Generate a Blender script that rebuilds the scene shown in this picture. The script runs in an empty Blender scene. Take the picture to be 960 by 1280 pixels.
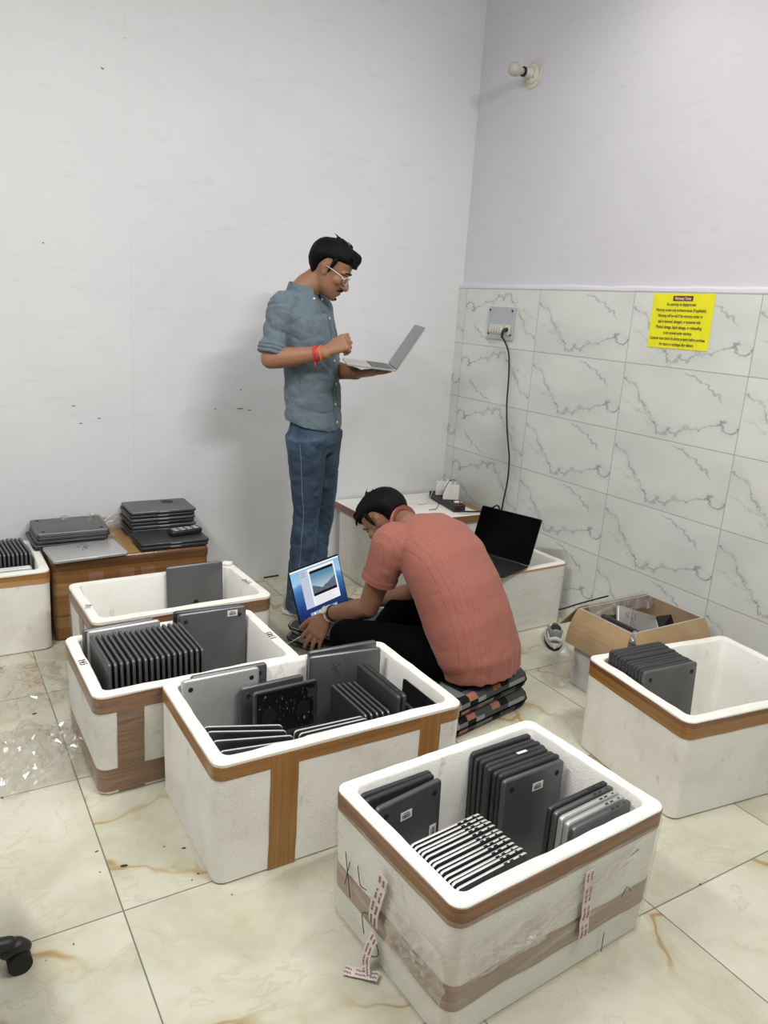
import bpy, bmesh, math, random
import numpy as np
from mathutils import Vector, Matrix, noise
random.seed(7)
sc = bpy.context.scene
COL = sc.collection
PI = math.pi
def V(*a): return Vector(a)

# ------------------------------------------------------------------ camera
F_PX, PITCH, ROLL, YAW, CAM_H = 964.62, 0.257236, 0.0653472, -0.556795, 1.456
def _cam():
    cp, sp = math.cos(PITCH), math.sin(PITCH); cy, sy = math.cos(YAW), math.sin(YAW)
    W = Matrix(((1, 0, 0), (0, 0, -1), (0, 1, 0)))
    Ry = Matrix(((cy, 0, sy), (0, 1, 0), (-sy, 0, cy)))
    Rp = Matrix(((1, 0, 0), (0, cp, -sp), (0, sp, cp)))
    Rr = Matrix(((math.cos(ROLL), -math.sin(ROLL), 0), (math.sin(ROLL), math.cos(ROLL), 0), (0, 0, 1)))
    return Rr @ Rp @ Ry @ W
MC = _cam()
CAM = V(0, 0, CAM_H)
def ray(u, v): return MC.transposed() @ V((u-480)/F_PX, (v-640)/F_PX, 1)
def at_z(u, v, z):                       # point of the room at height z
    d = ray(u, v); return CAM + d*((z-CAM_H)/d.z)
def at_x(u, v, x):
    d = ray(u, v); return CAM + d*(x/d.x)
def at_y(u, v, y):
    d = ray(u, v); return CAM + d*(y/d.y)
def at_f(u, v, f):                       # point at horizontal distance f along the view heading
    d = ray(u, v); return CAM + d*(f/(d.x*.528+d.y*.849))
cam_d = bpy.data.cameras.new('camera'); cam = bpy.data.objects.new('camera', cam_d); COL.objects.link(cam)
R = MC
cam.matrix_world = Matrix(((R[0][0], -R[1][0], -R[2][0], 0), (R[0][1], -R[1][1], -R[2][1], 0), (R[0][2], -R[1][2], -R[2][2], CAM_H), (0, 0, 0, 1)))
cam_d.sensor_fit = 'VERTICAL'; cam_d.sensor_height = 36; cam_d.lens = F_PX/1280*36
cam_d.clip_start = .02
sc.camera = cam

# ------------------------------------------------------------------ object helpers
def mesh_from(bm, name, mats, smooth=True, recalc=True):
    if recalc: bmesh.ops.recalc_face_normals(bm, faces=bm.faces[:])
    me = bpy.data.meshes.new(name); bm.to_mesh(me); bm.free()
    for m in (mats if isinstance(mats, (list, tuple)) else [mats]): me.materials.append(m)
    if smooth:
        me.polygons.foreach_set('use_smooth', [True]*len(me.polygons))
        try: me.set_sharp_from_angle(angle=math.radians(38))
        except Exception: pass
    return me
def link(name, me, parent=None, mw=None):
    o = bpy.data.objects.new(name, me); COL.objects.link(o)
    if parent: o.parent = parent
    if mw is not None: o.matrix_world = mw if not parent else mw
    return o
def part(name, bm, mats, parent, smooth=True, label=None, recalc=True):
    o = link(name, mesh_from(bm, name, mats, smooth, recalc), parent)
    if label: o['label'] = label
    return o
def tag(o, label, cat, group=None, kind=None):
    o['label'] = label; o['category'] = cat
    if group: o['group'] = group
    if kind: o['kind'] = kind
    return o
def thing(name, label, cat, mw=None, group=None):
    o = bpy.data.objects.new(name, None); COL.objects.link(o); o.empty_display_size = .05
    if mw is not None: o.matrix_world = mw
    return tag(o, label, cat, group)
def struct(name, bm, mats, smooth=False):
    o = link(name, mesh_from(bm, name, mats, smooth)); o['kind'] = 'structure'; return o
def TR(x, y, z, rz=0): return Matrix.Translation((x, y, z)) @ Matrix.Rotation(rz, 4, 'Z')
def frame(o, x, y, z):
    m = Matrix.Identity(4)
    for i, a in enumerate((x, y, z)):
        for r in range(3): m[r][i] = a[r]
    for r in range(3): m[r][3] = o[r]
    return m
def dup(root, mw, label, group=None):
    r = root.copy(); COL.objects.link(r); r.matrix_world = mw; r['label'] = label
    if group: r['group'] = group
    for ch in root.children:
        c = ch.copy(); COL.objects.link(c); c.parent = r
        for g in ch.children:
            d = g.copy(); COL.objects.link(d); d.parent = c
    return r

# ------------------------------------------------------------------ mesh helpers
def box(bm, x0, x1, y0, y1, z0, z1, bev=0, mi=0, M=None):
    vs = [bm.verts.new((x, y, z)) for z in (z0, z1) for x, y in ((x0, y0), (x1, y0), (x1, y1), (x0, y1))]
    fs = [bm.faces.new([vs[i] for i in q]) for q in ((3, 2, 1, 0), (4, 5, 6, 7), (0, 1, 5, 4), (1, 2, 6, 5), (2, 3, 7, 6), (3, 0, 4, 7))]
    for f in fs: f.material_index = mi
    if bev:
        es = list({e for f in fs for e in f.edges})
        r = bmesh.ops.bevel(bm, geom=es, offset=bev, segments=2, affect='EDGES', profile=.6)
        vs = list({v for v in vs if v.is_valid} | set(r['verts']))
        for f in r['faces']: f.material_index = mi
    if M is not None:
        for v in vs: v.co = M @ v.co
    return vs
def bridge(bm, a, b, mi=0):
    n = len(a)
    for i in range(n):
        f = bm.faces.new((a[i], a[(i+1) % n], b[(i+1) % n], b[i])); f.material_index = mi
def ring(bm, pts): return [bm.verts.new(p) for p in pts]
def cap(bm, r, mi=0):
    f = bm.faces.new(r); f.material_index = mi
def rrect(hx, hy, r, n=5, ne=1):
    """rounded rectangle, counter-clockwise"""
    r = max(min(r, hx*.98, hy*.98), 1e-4); out = []
    cs = ((hx-r, hy-r, 0), (-hx+r, hy-r, 90), (-hx+r, -hy+r, 180), (hx-r, -hy+r, 270))
    for k, (cx, cy, a0) in enumerate(cs):
        arc = [(cx+r*math.cos(math.radians(a0+90*i/n)), cy+r*math.sin(math.radians(a0+90*i/n))) for i in range(n+1)]
        out += arc
        nx = cs[(k+1) % 4]; a = math.radians(a0+90)
        p0 = arc[-1]; p1 = (nx[0]+r*math.cos(a), nx[1]+r*math.sin(a))
        for j in range(1, ne): out.append((p0[0]+(p1[0]-p0[0])*j/ne, p0[1]+(p1[1]-p0[1])*j/ne))
    return out
def slab(bm, W, D, z0, z1, r, prof, mi=0, n=5):
    """rounded slab; prof = [(t 0..1 height, inset)]"""
    prev = None
    for t, ins in prof:
        rg = ring(bm, [(x, y, z0+(z1-z0)*t) for x, y in rrect(W/2-ins, D/2-ins, max(r-ins, .0015), n)])
        if prev is None: cap(bm, rg, mi)
        else: bridge(bm, prev, rg, mi)
        prev = rg
    cap(bm, prev, mi)
def loft(bm, secs, n=20, e=2.0, mi=0, caps=True):
    """secs: (centre, A, B) ellipses"""
    prev = None; first = None
    for c, A, B in secs:
        pts = []
        for i in range(n):
            t = 2*PI*i/n; ct, st = math.cos(t), math.sin(t)
            ct = math.copysign(abs(ct)**(2/e), ct); st = math.copysign(abs(st)**(2/e), st)
            pts.append(Vector(c)+Vector(A)*ct+Vector(B)*st)
        rg = ring(bm, pts)
        if prev: bridge(bm, prev, rg, mi)
        else: first = rg
        prev = rg
    if caps: cap(bm, first, mi); cap(bm, prev, mi)
def catmull(P, k):
    P = [Vector(p) for p in P]
    if k <= 1 or len(P) < 3: return P
    out = []
    for i in range(len(P)-1):
        a, b, c, d = P[max(i-1, 0)], P[i], P[i+1], P[min(i+2, len(P)-1)]
        for j in range(k):
            t = j/k
            out.append(.5*((2*b)+(c-a)*t+(2*a-5*b+4*c-d)*t*t+(3*b-a-3*c+d)*t**3))
    return out+[P[-1]]
def tube(bm, pts, rad, n=10, k=1, mi=0, rnd=True, flat=None):
    """round tube along points; rad number or list; flat=(axis, factor) squashes the section along an axis"""
    if not isinstance(rad, (list, tuple)): rad = [rad]*len(pts)
    if k > 1:
        Rv = catmull([(r, 0, 0) for r in rad], k); rad = [r.x for r in Rv]; pts = catmull(pts, k)
    pts = [Vector(p) for p in pts]; m = len(pts)
    T = []
    for i in range(m): T.append((pts[min(i+1, m-1)]-pts[max(i-1, 0)]).normalized())
    if rnd:
        P2, R2, T2 = [], [], []
        for a, s in ((0, -1), (m-1, 1)):
            capset = [(pts[a]+T[a]*s*rad[a]*h, rad[a]*f, T[a]) for h, f in ((.45, .88), (.8, .58), (.96, .22))]
            if s == -1: pre = capset[::-1]
            else: post = capset
        allp = pre+list(zip(pts, rad, T))+post
    else: allp = list(zip(pts, rad, T))
    up = V(0, 0, 1) if abs(T[0].z) < .9 else V(1, 0, 0)
    if flat: up = Vector(flat[0])
    x = up.cross(T[0]).normalized(); prev = None; first = None
    for p, r, t in allp:
        x = (x-t*x.dot(t)).normalized(); y = t.cross(x)
        f = flat[1] if flat else 1
        rg = ring(bm, [p+x*math.cos(2*PI*i/n)*r+y*math.sin(2*PI*i/n)*r*f for i in range(n)])
        if prev: bridge(bm, prev, rg, mi)
        else: first = rg
        prev = rg
    cap(bm, first, mi); cap(bm, prev, mi)
def ball(bm, c, r, M=None, seg=16, mi=0):
    sx, sy, sz = r if isinstance(r, (list, tuple)) else (r, r, r)
    c = Vector(c)
    res = bmesh.ops.create_uvsphere(bm, u_segments=seg, v_segments=seg//2+2, radius=1)
    for v in res['verts']:
        p = V(v.co.x*sx, v.co.y*sy, v.co.z*sz)
        v.co = c+(M @ p if M is not None else p)
        for f in v.link_faces: f.material_index = mi
def disc(bm, c, r, h, ax=(0, 0, 1), n=16, mi=0):
    c = Vector(c); ax = Vector(ax).normalized()
    tube(bm, [c, c+ax*h], r, n=n, rnd=False, mi=mi)
def xform(bm, M):
    for v in bm.verts: v.co = M @ v.co
def remeshed(bm, voxel, smooth=2, mats=None, name='m'):
    """union of overlapping closed shells as one continuous skin"""
    bmesh.ops.recalc_face_normals(bm, faces=bm.faces[:])
    me = bpy.data.meshes.new('tmp'); bm.to_mesh(me); bm.free()
    o = bpy.data.objects.new('tmp', me); COL.objects.link(o)
    md = o.modifiers.new('r', 'REMESH'); md.mode = 'VOXEL'; md.voxel_size = voxel
    dg = bpy.context.evaluated_depsgraph_get(); dg.update()
    out = bpy.data.meshes.new_from_object(o.evaluated_get(dg))
    bpy.data.objects.remove(o); bpy.data.meshes.remove(me)
    b = bmesh.new(); b.from_mesh(out); bpy.data.meshes.remove(out)
    # keep only real skins, no inner leftovers
    for _ in range(smooth):
        bmesh.ops.smooth_vert(b, verts=b.verts[:], factor=.5, use_axis_x=True, use_axis_y=True, use_axis_z=True)
    return b

# ------------------------------------------------------------------ materials
def new_mat(name):
    m = bpy.data.materials.new(name); m.use_nodes = True; nt = m.node_tree; nt.nodes.clear()
    return m, G(nt)
class G:
    """tiny node-graph builder"""
    def __init__(s, nt):
        s.nt = nt; s.out = nt.nodes.new('ShaderNodeOutputMaterial')
    def n(s, t, ins=None, out=0, **props):
        nd = s.nt.nodes.new('ShaderNode'+t)
        for k, v in props.items(): setattr(nd, k, v)
        for k, v in (ins or {}).items(): s.put(nd.inputs[k], v)
        return nd.outputs[out] if out is not None else nd
    def put(s, sock, v):
        if isinstance(v, bpy.types.NodeSocket): s.nt.links.new(v, sock)
        elif v is not None:
            if isinstance(v, (tuple, list)) and len(v) == 3 and sock.type == 'RGBA': v = (*v, 1)
            sock.default_value = v
    def m(s, op, a, b=None, c=None, clamp=False):
        nd = s.nt.nodes.new('ShaderNodeMath'); nd.operation = op; nd.use_clamp = clamp
        for i, v in enumerate((a, b, c)):
            if v is not None: s.put(nd.inputs[i], v)
        return nd.outputs[0]
    def mix(s, f, a, b, bt='MIX'):
        nd = s.nt.nodes.new('ShaderNodeMix'); nd.data_type = 'RGBA'; nd.blend_type = bt
        s.put(nd.inputs[0], f); s.put(nd.inputs[6], a); s.put(nd.inputs[7], b)
        return nd.outputs[2]
    def xyz(s, vec=None):
        if vec is None: vec = s.obj()
        nd = s.nt.nodes.new('ShaderNodeSeparateXYZ'); s.put(nd.inputs[0], vec); return nd.outputs[0], nd.outputs[1], nd.outputs[2]
    def vec(s, x, y, z=0.0):
        nd = s.nt.nodes.new('ShaderNodeCombineXYZ')
        for i, v in enumerate((x, y, z)): s.put(nd.inputs[i], v)
        return nd.outputs[0]
    def obj(s): return s.n('TexCoord', out=3)
    def noise(s, vec, scale, detail=2, rough=.5, out=0): return s.n('TexNoise', {'Vector': vec, 'Scale': scale, 'Detail': detail, 'Roughness': rough}, out=out)
    def sm(s, x, a, b):
        return s.n('MapRange', {0: x, 1: a, 2: b, 3: 0.0, 4: 1.0}, interpolation_type='SMOOTHSTEP')
    def bump(s, h, strength, dist=.01): return s.n('Bump', {'Height': h, 'Strength': strength, 'Distance': dist})
    def bsdf(s, color, rough=.5, metal=0, normal=None, **kw):
        ins = {'Base Color': color, 'Roughness': rough, 'Metallic': metal}
        if normal is not None: ins['Normal'] = normal
        for k, v in kw.items(): ins[k.replace('_', ' ')] = v
        o = s.n('BsdfPrincipled', ins)
        s.nt.links.new(o, s.out.inputs[0]); return o
def simple(name, col, rough=.5, metal=0, var=.12, vs=12, bump=0, bs=200, **kw):
    """one colour with a faint procedural unevenness"""
    m, g = new_mat(name); o = g.obj()
    nz = g.noise(o, vs, 4)
    c = g.mix(g.sm(nz, .3, .7), tuple(x*(1-var) for x in col), tuple(min(1, x*(1+var)) for x in col))
    nrm = g.bump(g.noise(o, bs, 2), bump, .002) if bump else None
    g.bsdf(c, rough, metal, nrm, **kw)
    return m

def mat_plaster(name, base, cold):
    m, g = new_mat(name); o = g.obj()
    x, y, z = g.xyz(o)
    big = g.noise(o, 1.3, 4, .6); st = g.noise(g.vec(g.m('MULTIPLY', x, 3.0), g.m('MULTIPLY', y, 3.0), g.m('MULTIPLY', z, 14.0)), 2.2, 4, .6)
    c = g.mix(g.sm(big, .3, .7), base, cold)
    c = g.mix(g.m('MULTIPLY', g.sm(st, .56, .75), .30), c, tuple(v*.80 for v in base))
    sp = g.noise(g.vec(x, y, g.m('MULTIPLY', z, 2.2)), 26, 3, .6)
    low = g.sm(z, 1.25, .75)
    mk = g.m('MULTIPLY', g.m('MULTIPLY', g.sm(sp, .735, .76), g.sm(g.noise(o, 2.1, 1), .52, .6)), low)
    c = g.mix(mk, c, (.22, .20, .19))
    nrm = g.bump(g.noise(o, 18, 5, .6), .10, .02)
    g.bsdf(c, .62, 0, nrm, Specular_IOR_Level=.3)
    return m
def mat_walltile():
    m, g = new_mat('marble_wall_tile'); o = g.obj(); x, y, z = g.xyz(o)
    u = g.m('DIVIDE', g.m('SUBTRACT', 3.037, y), .606); v = g.m('DIVIDE', g.m('SUBTRACT', z, .085), .302)
    cu, cv = g.m('FLOOR', u), g.m('FLOOR', v); fu, fv = g.m('SUBTRACT', u, cu), g.m('SUBTRACT', v, cv)
    rnd = g.n('TexWhiteNoise', {'Vector': g.vec(cu, cv, 3.0)}, noise_dimensions='3D')
    flip = g.m('GREATER_THAN', rnd, .62)
    a = g.m('ABSOLUTE', g.m('SUBTRACT', flip, fu)); b = g.m('ABSOLUTE', g.m('SUBTRACT', flip, g.m('SUBTRACT', 1.0, fv)))   # b = depth from the top
    fvec = g.vec(g.m('MULTIPLY', a, 2.0), b, 0.0)
    nz = g.m('SUBTRACT', g.noise(fvec, 4.5, 6, .62), .5); nz2 = g.m('SUBTRACT', g.noise(g.vec(g.m('MULTIPLY', a, 2.0), b, 5.0), 3.2, 6, .66), .5)
    def vein(p, w, lo, hi, soft):
        d = g.m('ABSOLUTE', g.m('SUBTRACT', b, p))
        k = g.m('SUBTRACT', 1.0, g.sm(d, 0.0, w))
        return g.m('MULTIPLY', k, g.m('MULTIPLY', g.sm(a, lo, lo+soft), g.m('SUBTRACT', 1.0, g.sm(a, hi-soft, hi))))
    p1 = g.m('ADD', g.m('ADD', .22, g.m('MULTIPLY', g.sm(a, 0.0, .42), .66)), g.m('SUBTRACT', g.m('MULTIPLY', nz, .55), g.m('MULTIPLY', g.sm(a, .45, 1.0), .22)))
    p2 = g.m('ADD', g.m('ADD', .05, g.m('MULTIPLY', g.m('SUBTRACT', a, .55), .95)), g.m('MULTIPLY', nz2, .5))
    p3 = g.m('ADD', g.m('ADD', .5, g.m('MULTIPLY', a, .9)), g.m('MULTIPLY', nz2, .6))
    k1 = vein(p1, .030, -.1, 1.1, .08); k2 = vein(p2, .028, .50, .88, .06); k3 = vein(p3, .02, .0, .35, .08)
    wv = g.sm(g.noise(fvec, 5, 3), .35, .65)
    k = g.m('MAXIMUM', g.m('MULTIPLY', k1, g.m('ADD', .35, g.m('MULTIPLY', wv, .5))), g.m('MAXIMUM', g.m('MULTIPLY', k2, .55), g.m('MULTIPLY', k3, .30)))
    cloud = g.sm(g.noise(g.vec(u, v, g.m('MULTIPLY', rnd, 9.0)), 1.6, 4), .3, .7)
    c = g.mix(cloud, (.635, .655, .615), (.715, .73, .69))
    halo = g.m('SUBTRACT', 1.0, g.sm(g.m('ABSOLUTE', g.m('SUBTRACT', b, p1)), 0.0, .16))
    c = g.mix(g.m('MULTIPLY', halo, .16), c, (.42, .44, .42))
    c = g.mix(k, c, (.25, .26, .26))
    e = g.m('MINIMUM', g.m('MINIMUM', fu, g.m('SUBTRACT', 1.0, fu)), g.m('MULTIPLY', g.m('MINIMUM', fv, g.m('SUBTRACT', 1.0, fv)), .5))
    gr = g.m('SUBTRACT', 1.0, g.sm(e, .0016, .0042))
    c = g.mix(g.m('MULTIPLY', gr, .75), c, (.28, .28, .26))
    g.bsdf(c, g.m('ADD', .13, g.m('MULTIPLY', gr, .4)), 0, g.bump(g.m('MULTIPLY', gr, -1.0), .25, .002), Specular_IOR_Level=.45)
    return m
def mat_floor():
    m, g = new_mat('beige_marble_floor_tile'); o = g.obj(); x, y, z = g.xyz(o)
    u = g.m('DIVIDE', g.m('SUBTRACT', x, .341), .601); v = g.m('DIVIDE', g.m('SUBTRACT', y, 1.026), .600)
    cu, cv = g.m('FLOOR', u), g.m('FLOOR', v); fu, fv = g.m('SUBTRACT', u, cu), g.m('SUBTRACT', v, cv)
    rnd = g.n('TexWhiteNoise', {'Vector': g.vec(cu, cv, 1.0)}, noise_dimensions='3D')
    P = g.vec(u, v, g.m('MULTIPLY', rnd, 7.0))
    wr = g.noise(P, 1.1, 3, .5, out=1)
    Pw = g.n('VectorMath', {0: P, 1: g.n('VectorMath', {0: wr, 'Scale': .9}, operation='SCALE')}, operation='ADD')
    c = g.mix(g.sm(g.noise(Pw, 1.7, 6, .6), .3, .72), (.475, .46, .345), (.63, .615, .50))
    c = g.mix(g.m('MULTIPLY', g.sm(g.noise(P, 9, 5, .7), .35, .75), .3), c, (.66, .66, .58))
    r1 = g.noise(Pw, .95, 4, .55); d1 = g.m('ABSOLUTE', g.m('SUBTRACT', r1, .5))
    mk = g.sm(g.noise(P, 1.3, 2), .46, .62)
    vein = g.m('MULTIPLY', g.m('SUBTRACT', 1.0, g.sm(d1, .001, .013)), mk)
    halo = g.m('MULTIPLY', g.m('SUBTRACT', 1.0, g.sm(d1, .0, .05)), mk)
    c = g.mix(g.m('MULTIPLY', halo, .38), c, (.50, .38, .19))
    c = g.mix(g.m('MULTIPLY', vein, .75), c, (.34, .20, .06))
    r2 = g.noise(g.n('VectorMath', {0: Pw, 1: (4.3, 1.7, 2.2)}, operation='ADD'), 1.3, 5, .6); d2 = g.m('ABSOLUTE', g.m('SUBTRACT', r2, .5))
    c = g.mix(g.m('MULTIPLY', g.m('SUBTRACT', 1.0, g.sm(d2, .0, .012)), .35), c, (.45, .40, .27))
    # scattered dirt
    dirt = g.m('MULTIPLY', g.sm(g.noise(o, 42, 2), .76, .79), .7)
    c = g.mix(dirt, c, (.17, .15, .11))
    e = g.m('MINIMUM', g.m('MINIMUM', fu, g.m('SUBTRACT', 1.0, fu)), g.m('MINIMUM', fv, g.m('SUBTRACT', 1.0, fv)))
    gr = g.m('SUBTRACT', 1.0, g.sm(e, .0018, .0042))
    c = g.mix(g.m('MULTIPLY', gr, .85), c, (.10, .09, .07))
    rough = g.m('ADD', .20, g.m('MULTIPLY', g.noise(o, 3, 4), .14))
    g.bsdf(c, g.m('ADD', rough, g.m('MULTIPLY', gr, .4)), 0, g.bump(g.m('MULTIPLY', gr, -1.0), .3, .002), Specular_IOR_Level=.42)
    return m
def mat_foam():
    m, g = new_mat('white_styrofoam'); o = g.obj()
    vo = g.n('TexVoronoi', {'Vector': o, 'Scale': 230.0})
    big = g.noise(o, 5, 5, .6)
    c = g.mix(g.sm(big, .45, .75), (.84, .83, .775), (.73, .71, .64))
    nz = g.noise(g.vec(*[g.m('MULTIPLY', a, s) for a, s in zip(g.xyz(o), (1.0, 1.0, .6))]), 22, 4, .65)
    c = g.mix(g.m('MULTIPLY', g.sm(nz, .60, .76), .5), c, (.40, .37, .30))
    h = g.m('ADD', g.m('MULTIPLY', vo, .5), g.m('MULTIPLY', g.noise(o, 60, 3), .6))
    g.bsdf(c, .85, 0, g.bump(h, .35, .004), Specular_IOR_Level=.2)
    return m
def mat_tape(name, c0, c1, rough=.28, axis=2):
    m, g = new_mat(name); o = g.obj(); x, y, z = g.xyz(o)
    sc_ = [2.0, 2.0, 2.0]; sc_[axis] = 90.0
    s = g.noise(g.vec(*[g.m('MULTIPLY', a, k) for a, k in zip((x, y, z), sc_)]), 1.4, 3, .6)
    c = g.mix(g.sm(s, .3, .7), c0, c1)
    g.bsdf(c, rough, 0, g.bump(s, .25, .003), Specular_IOR_Level=.55, Coat_Weight=.15)
    return m
def mat_film(name, fac=.10, haze=.06, tint=(1, 1, 1), bs=26, bstr=.9, streak=(1.0, 1.0, 1.0)):
    m, g = new_mat(name); o = g.obj()
    x, y, z = g.xyz(o)
    h = g.m('ADD', g.noise(o, bs, 4, .6), g.m('MULTIPLY', g.noise(g.vec(g.m('MULTIPLY', x, .35), g.m('MULTIPLY', y, .35), g.m('MULTIPLY', z, 2.0)), bs*2.2, 3), .6))
    nrm = g.bump(h, bstr, .012)
    gl = g.n('BsdfGlossy', {'Color': (1, 1, 1), 'Roughness': .12, 'Normal': nrm})
    tr = g.n('BsdfTransparent', {'Color': (.97*tint[0], .97*tint[1], .97*tint[2])})
    df = g.n('BsdfDiffuse', {'Color': (.80, .78, .76)})
    lw = g.n('LayerWeight', {'Blend': .35, 'Normal': nrm}, out=1)
    f = g.m('ADD', fac*.5, g.m('MULTIPLY', lw, fac*2.4), clamp=True)
    d = g.m('ADD', g.m('MULTIPLY', x, .8), g.m('MULTIPLY', y, .8))
    st = g.noise(g.vec(g.m('MULTIPLY', d, 3.0), g.m('MULTIPLY', g.m('SUBTRACT', z, g.m('MULTIPLY', d, .25)), 38.0), 0.0), 1.0, 4, .6)
    a = g.n('MixShader', {0: g.m('ADD', haze*.5, g.m('MULTIPLY', g.sm(st, .48, .78), haze*2.2)), 1: tr, 2: df})
    b = g.n('MixShader', {0: f, 1: a, 2: gl})
    g.nt.links.new(b, g.out.inputs[0])
    return m
def mat_emit(name, col, s):
    m, g = new_mat(name)
    g.bsdf((0, 0, 0), .25, 0, None, Emission_Color=(*col, 1), Emission_Strength=s)
    return m

M = {}
M['plaster'] = mat_plaster('white_plaster', (.725, .73, .745), (.69, .695, .71))
M['plaster2'] = mat_plaster('lavender_white_plaster', (.68, .665, .71), (.65, .635, .68))
M['walltile'] = mat_walltile(); M['floor'] = mat_floor(); M['foam'] = mat_foam()
M['ceiling'] = simple('ceiling_paint', (.8, .8, .8), .8)
M['tape'] = mat_tape('brown_packing_tape', (.25, .115, .032), (.36, .175, .05))
M['tape_dark'] = mat_tape('dark_brown_packing_tape', (.15, .062, .022), (.27, .12, .042))
M['tape_light'] = mat_tape('tan_packing_tape', (.45, .24, .09), (.52, .29, .12))
M['tape_v'] = mat_tape('brown_packing_tape_upright', (.27, .125, .033), (.37, .18, .05), axis=0)
M['tape_faded'] = mat_tape('faded_brown_tape', (.20, .105, .06), (.32, .18, .105))
M['film'] = mat_film('clear_stretch_film', .07, .05)
M['film_box'] = mat_film('wrapped_stretch_film', .08, .13, bs=14, bstr=.6)
M['film_loose'] = mat_film('crumpled_clear_film', .12, .095, (.975, .965, .955), bs=30, bstr=.02)
M['film_white'] = mat_film('milky_crumpled_film', .14, .15, (.97, .96, .95), bs=30, bstr=.02)
M['grey'] = simple('space_grey_aluminium', (.165, .168, .173), .40, .75, .10, 6)
M['grey_dark'] = simple('dark_grey_aluminium', (.075, .077, .081), .40, .7, .12, 6)
M['silver'] = simple('silver_aluminium', (.56, .56, .555), .42, .6, .06, 6)
M['silver_edge'] = simple('worn_silver_edge', (.74, .74, .73), .38, .5, .06, 20)
M['black'] = simple('black_plastic', (.012, .012, .013), .45)
M['rubber'] = simple('black_rubber', (.008, .008, .008), .7)
M['screen_off'] = simple('black_glass', (.004, .004, .005), .07, 0, .1, 4, Specular_IOR_Level=.5)
M['screen_black'] = simple('dark_matte_display', (.002, .002, .0025), .12, 0, .1, 4, Specular_IOR_Level=.06)
M['carton_tape_dark'] = mat_tape('dark_reddish_tape', (.095, .042, .016), (.165, .075, .026))
M['carton_tape'] = mat_tape('reddish_brown_tape', (.17, .075, .022), (.26, .125, .038))
M['carton_tape_light'] = mat_tape('ochre_tape', (.27, .145, .045), (.36, .20, .07))
M['label'] = simple('white_paper_label', (.78, .78, .77), .6)
M['ink'] = simple('black_ink', (.015, .015, .018), .6)
M['blue_ink'] = simple('blue_ink', (.05, .06, .22), .6)
M['key'] = simple('black_keys', (.010, .010, .011), .5)
M['white_plastic'] = simple('white_plastic', (.80, .80, .77), .35)
M['cream_plastic'] = simple('cream_plastic', (.62, .60, .50), .4)
M['skin'] = simple('brown_skin', (.30, .148, .082), .5, 0, .10, 9, Subsurface_Weight=.05, Specular_IOR_Level=.4)
M['skin2'] = simple('darker_brown_skin', (.235, .115, .066), .5, 0, .10, 9, Specular_IOR_Level=.4)
def mat_hair():
    m, g = new_mat('black_hair'); x, y, z = g.xyz(g.obj())
    s = g.noise(g.vec(g.m('MULTIPLY', x, 60.0), g.m('MULTIPLY', y, 200.0), g.m('MULTIPLY', z, 60.0)), 1.0, 3)
    g.bsdf(g.mix(s, (.0012, .0012, .0016), (.005, .005, .006)), .6, 0, g.bump(s, .8, .004), Specular_IOR_Level=.12)
    return m
M['hair'] = mat_hair()
def mat_cloth(name, c0, c1, wr=.35, rib=None, ws=9, weave=600, sheen=.1):
    m, g = new_mat(name); o = g.obj(); x, y, z = g.xyz(o)
    fold = g.noise(g.vec(g.m('ADD', x, g.m('MULTIPLY', z, .5)), y, g.m('MULTIPLY', z, 1.1)), ws, 2, .5)
    fine = g.noise(o, weave, 2)
    c = g.mix(g.sm(fine, .3, .7), c0, c1)
    h = g.m('ADD', g.m('MULTIPLY', fold, 1.0), g.m('MULTIPLY', fine, .03))
    nrm = g.bump(h, wr, .05)
    if rib:
        w = g.m('SINE', g.m('MULTIPLY', y, rib)); lo = g.sm(w, .78, 1.0)
        c = g.mix(g.m('MULTIPLY', lo, .20), c, tuple(v*.45 for v in c0))
        nrm = g.n('Bump', {'Height': g.m('MULTIPLY', lo, -1.0), 'Strength': .25, 'Distance': .003, 'Normal': nrm})
    g.bsdf(c, .85, 0, nrm, Specular_IOR_Level=.03 if c0[0] < .01 else .2, Sheen_Weight=sheen)
    return m
M['shirt'] = mat_cloth('blue_grey_oxford_cotton', (.10, .136, .162), (.165, .21, .243), .5, ws=11)
M['shirt_dark'] = mat_cloth('blue_grey_cotton_facing', (.075, .105, .13), (.12, .155, .185), .3)
M['polo'] = mat_cloth('salmon_knit', (.295, .102, .076), (.365, .138, .104), .22, rib=330, ws=6)
M['polo_plain'] = mat_cloth('salmon_knit_plain', (.295, .102, .076), (.365, .138, .104), .2)
M['black_cloth'] = mat_cloth('black_trouser_cloth', (.0012, .0012, .0014), (.003, .003, .0033), .3, sheen=0)
def mat_denim():
    m, g = new_mat('blue_denim'); o = g.obj(); x, y, z = g.xyz(o)
    fold = g.noise(g.vec(g.m('ADD', x, g.m('MULTIPLY', z, .5)), y, g.m('MULTIPLY', z, 1.0)), 10, 2, .5)
    fade = g.noise(g.vec(x, y, g.m('MULTIPLY', z, .35)), 7, 3)
    c = g.mix(g.sm(fade, .42, .68), (.015, .031, .060), (.062, .106, .155))
    c = g.mix(g.m('MULTIPLY', g.noise(o, 700, 2), .4), c, (.14, .20, .26))
    g.bsdf(c, .8, 0, g.bump(fold, .6, .05), Specular_IOR_Level=.2)
    return m
M['denim'] = mat_denim()
M['denim_stitch'] = simple('pale_denim_seam', (.16, .22, .28), .8)
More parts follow.
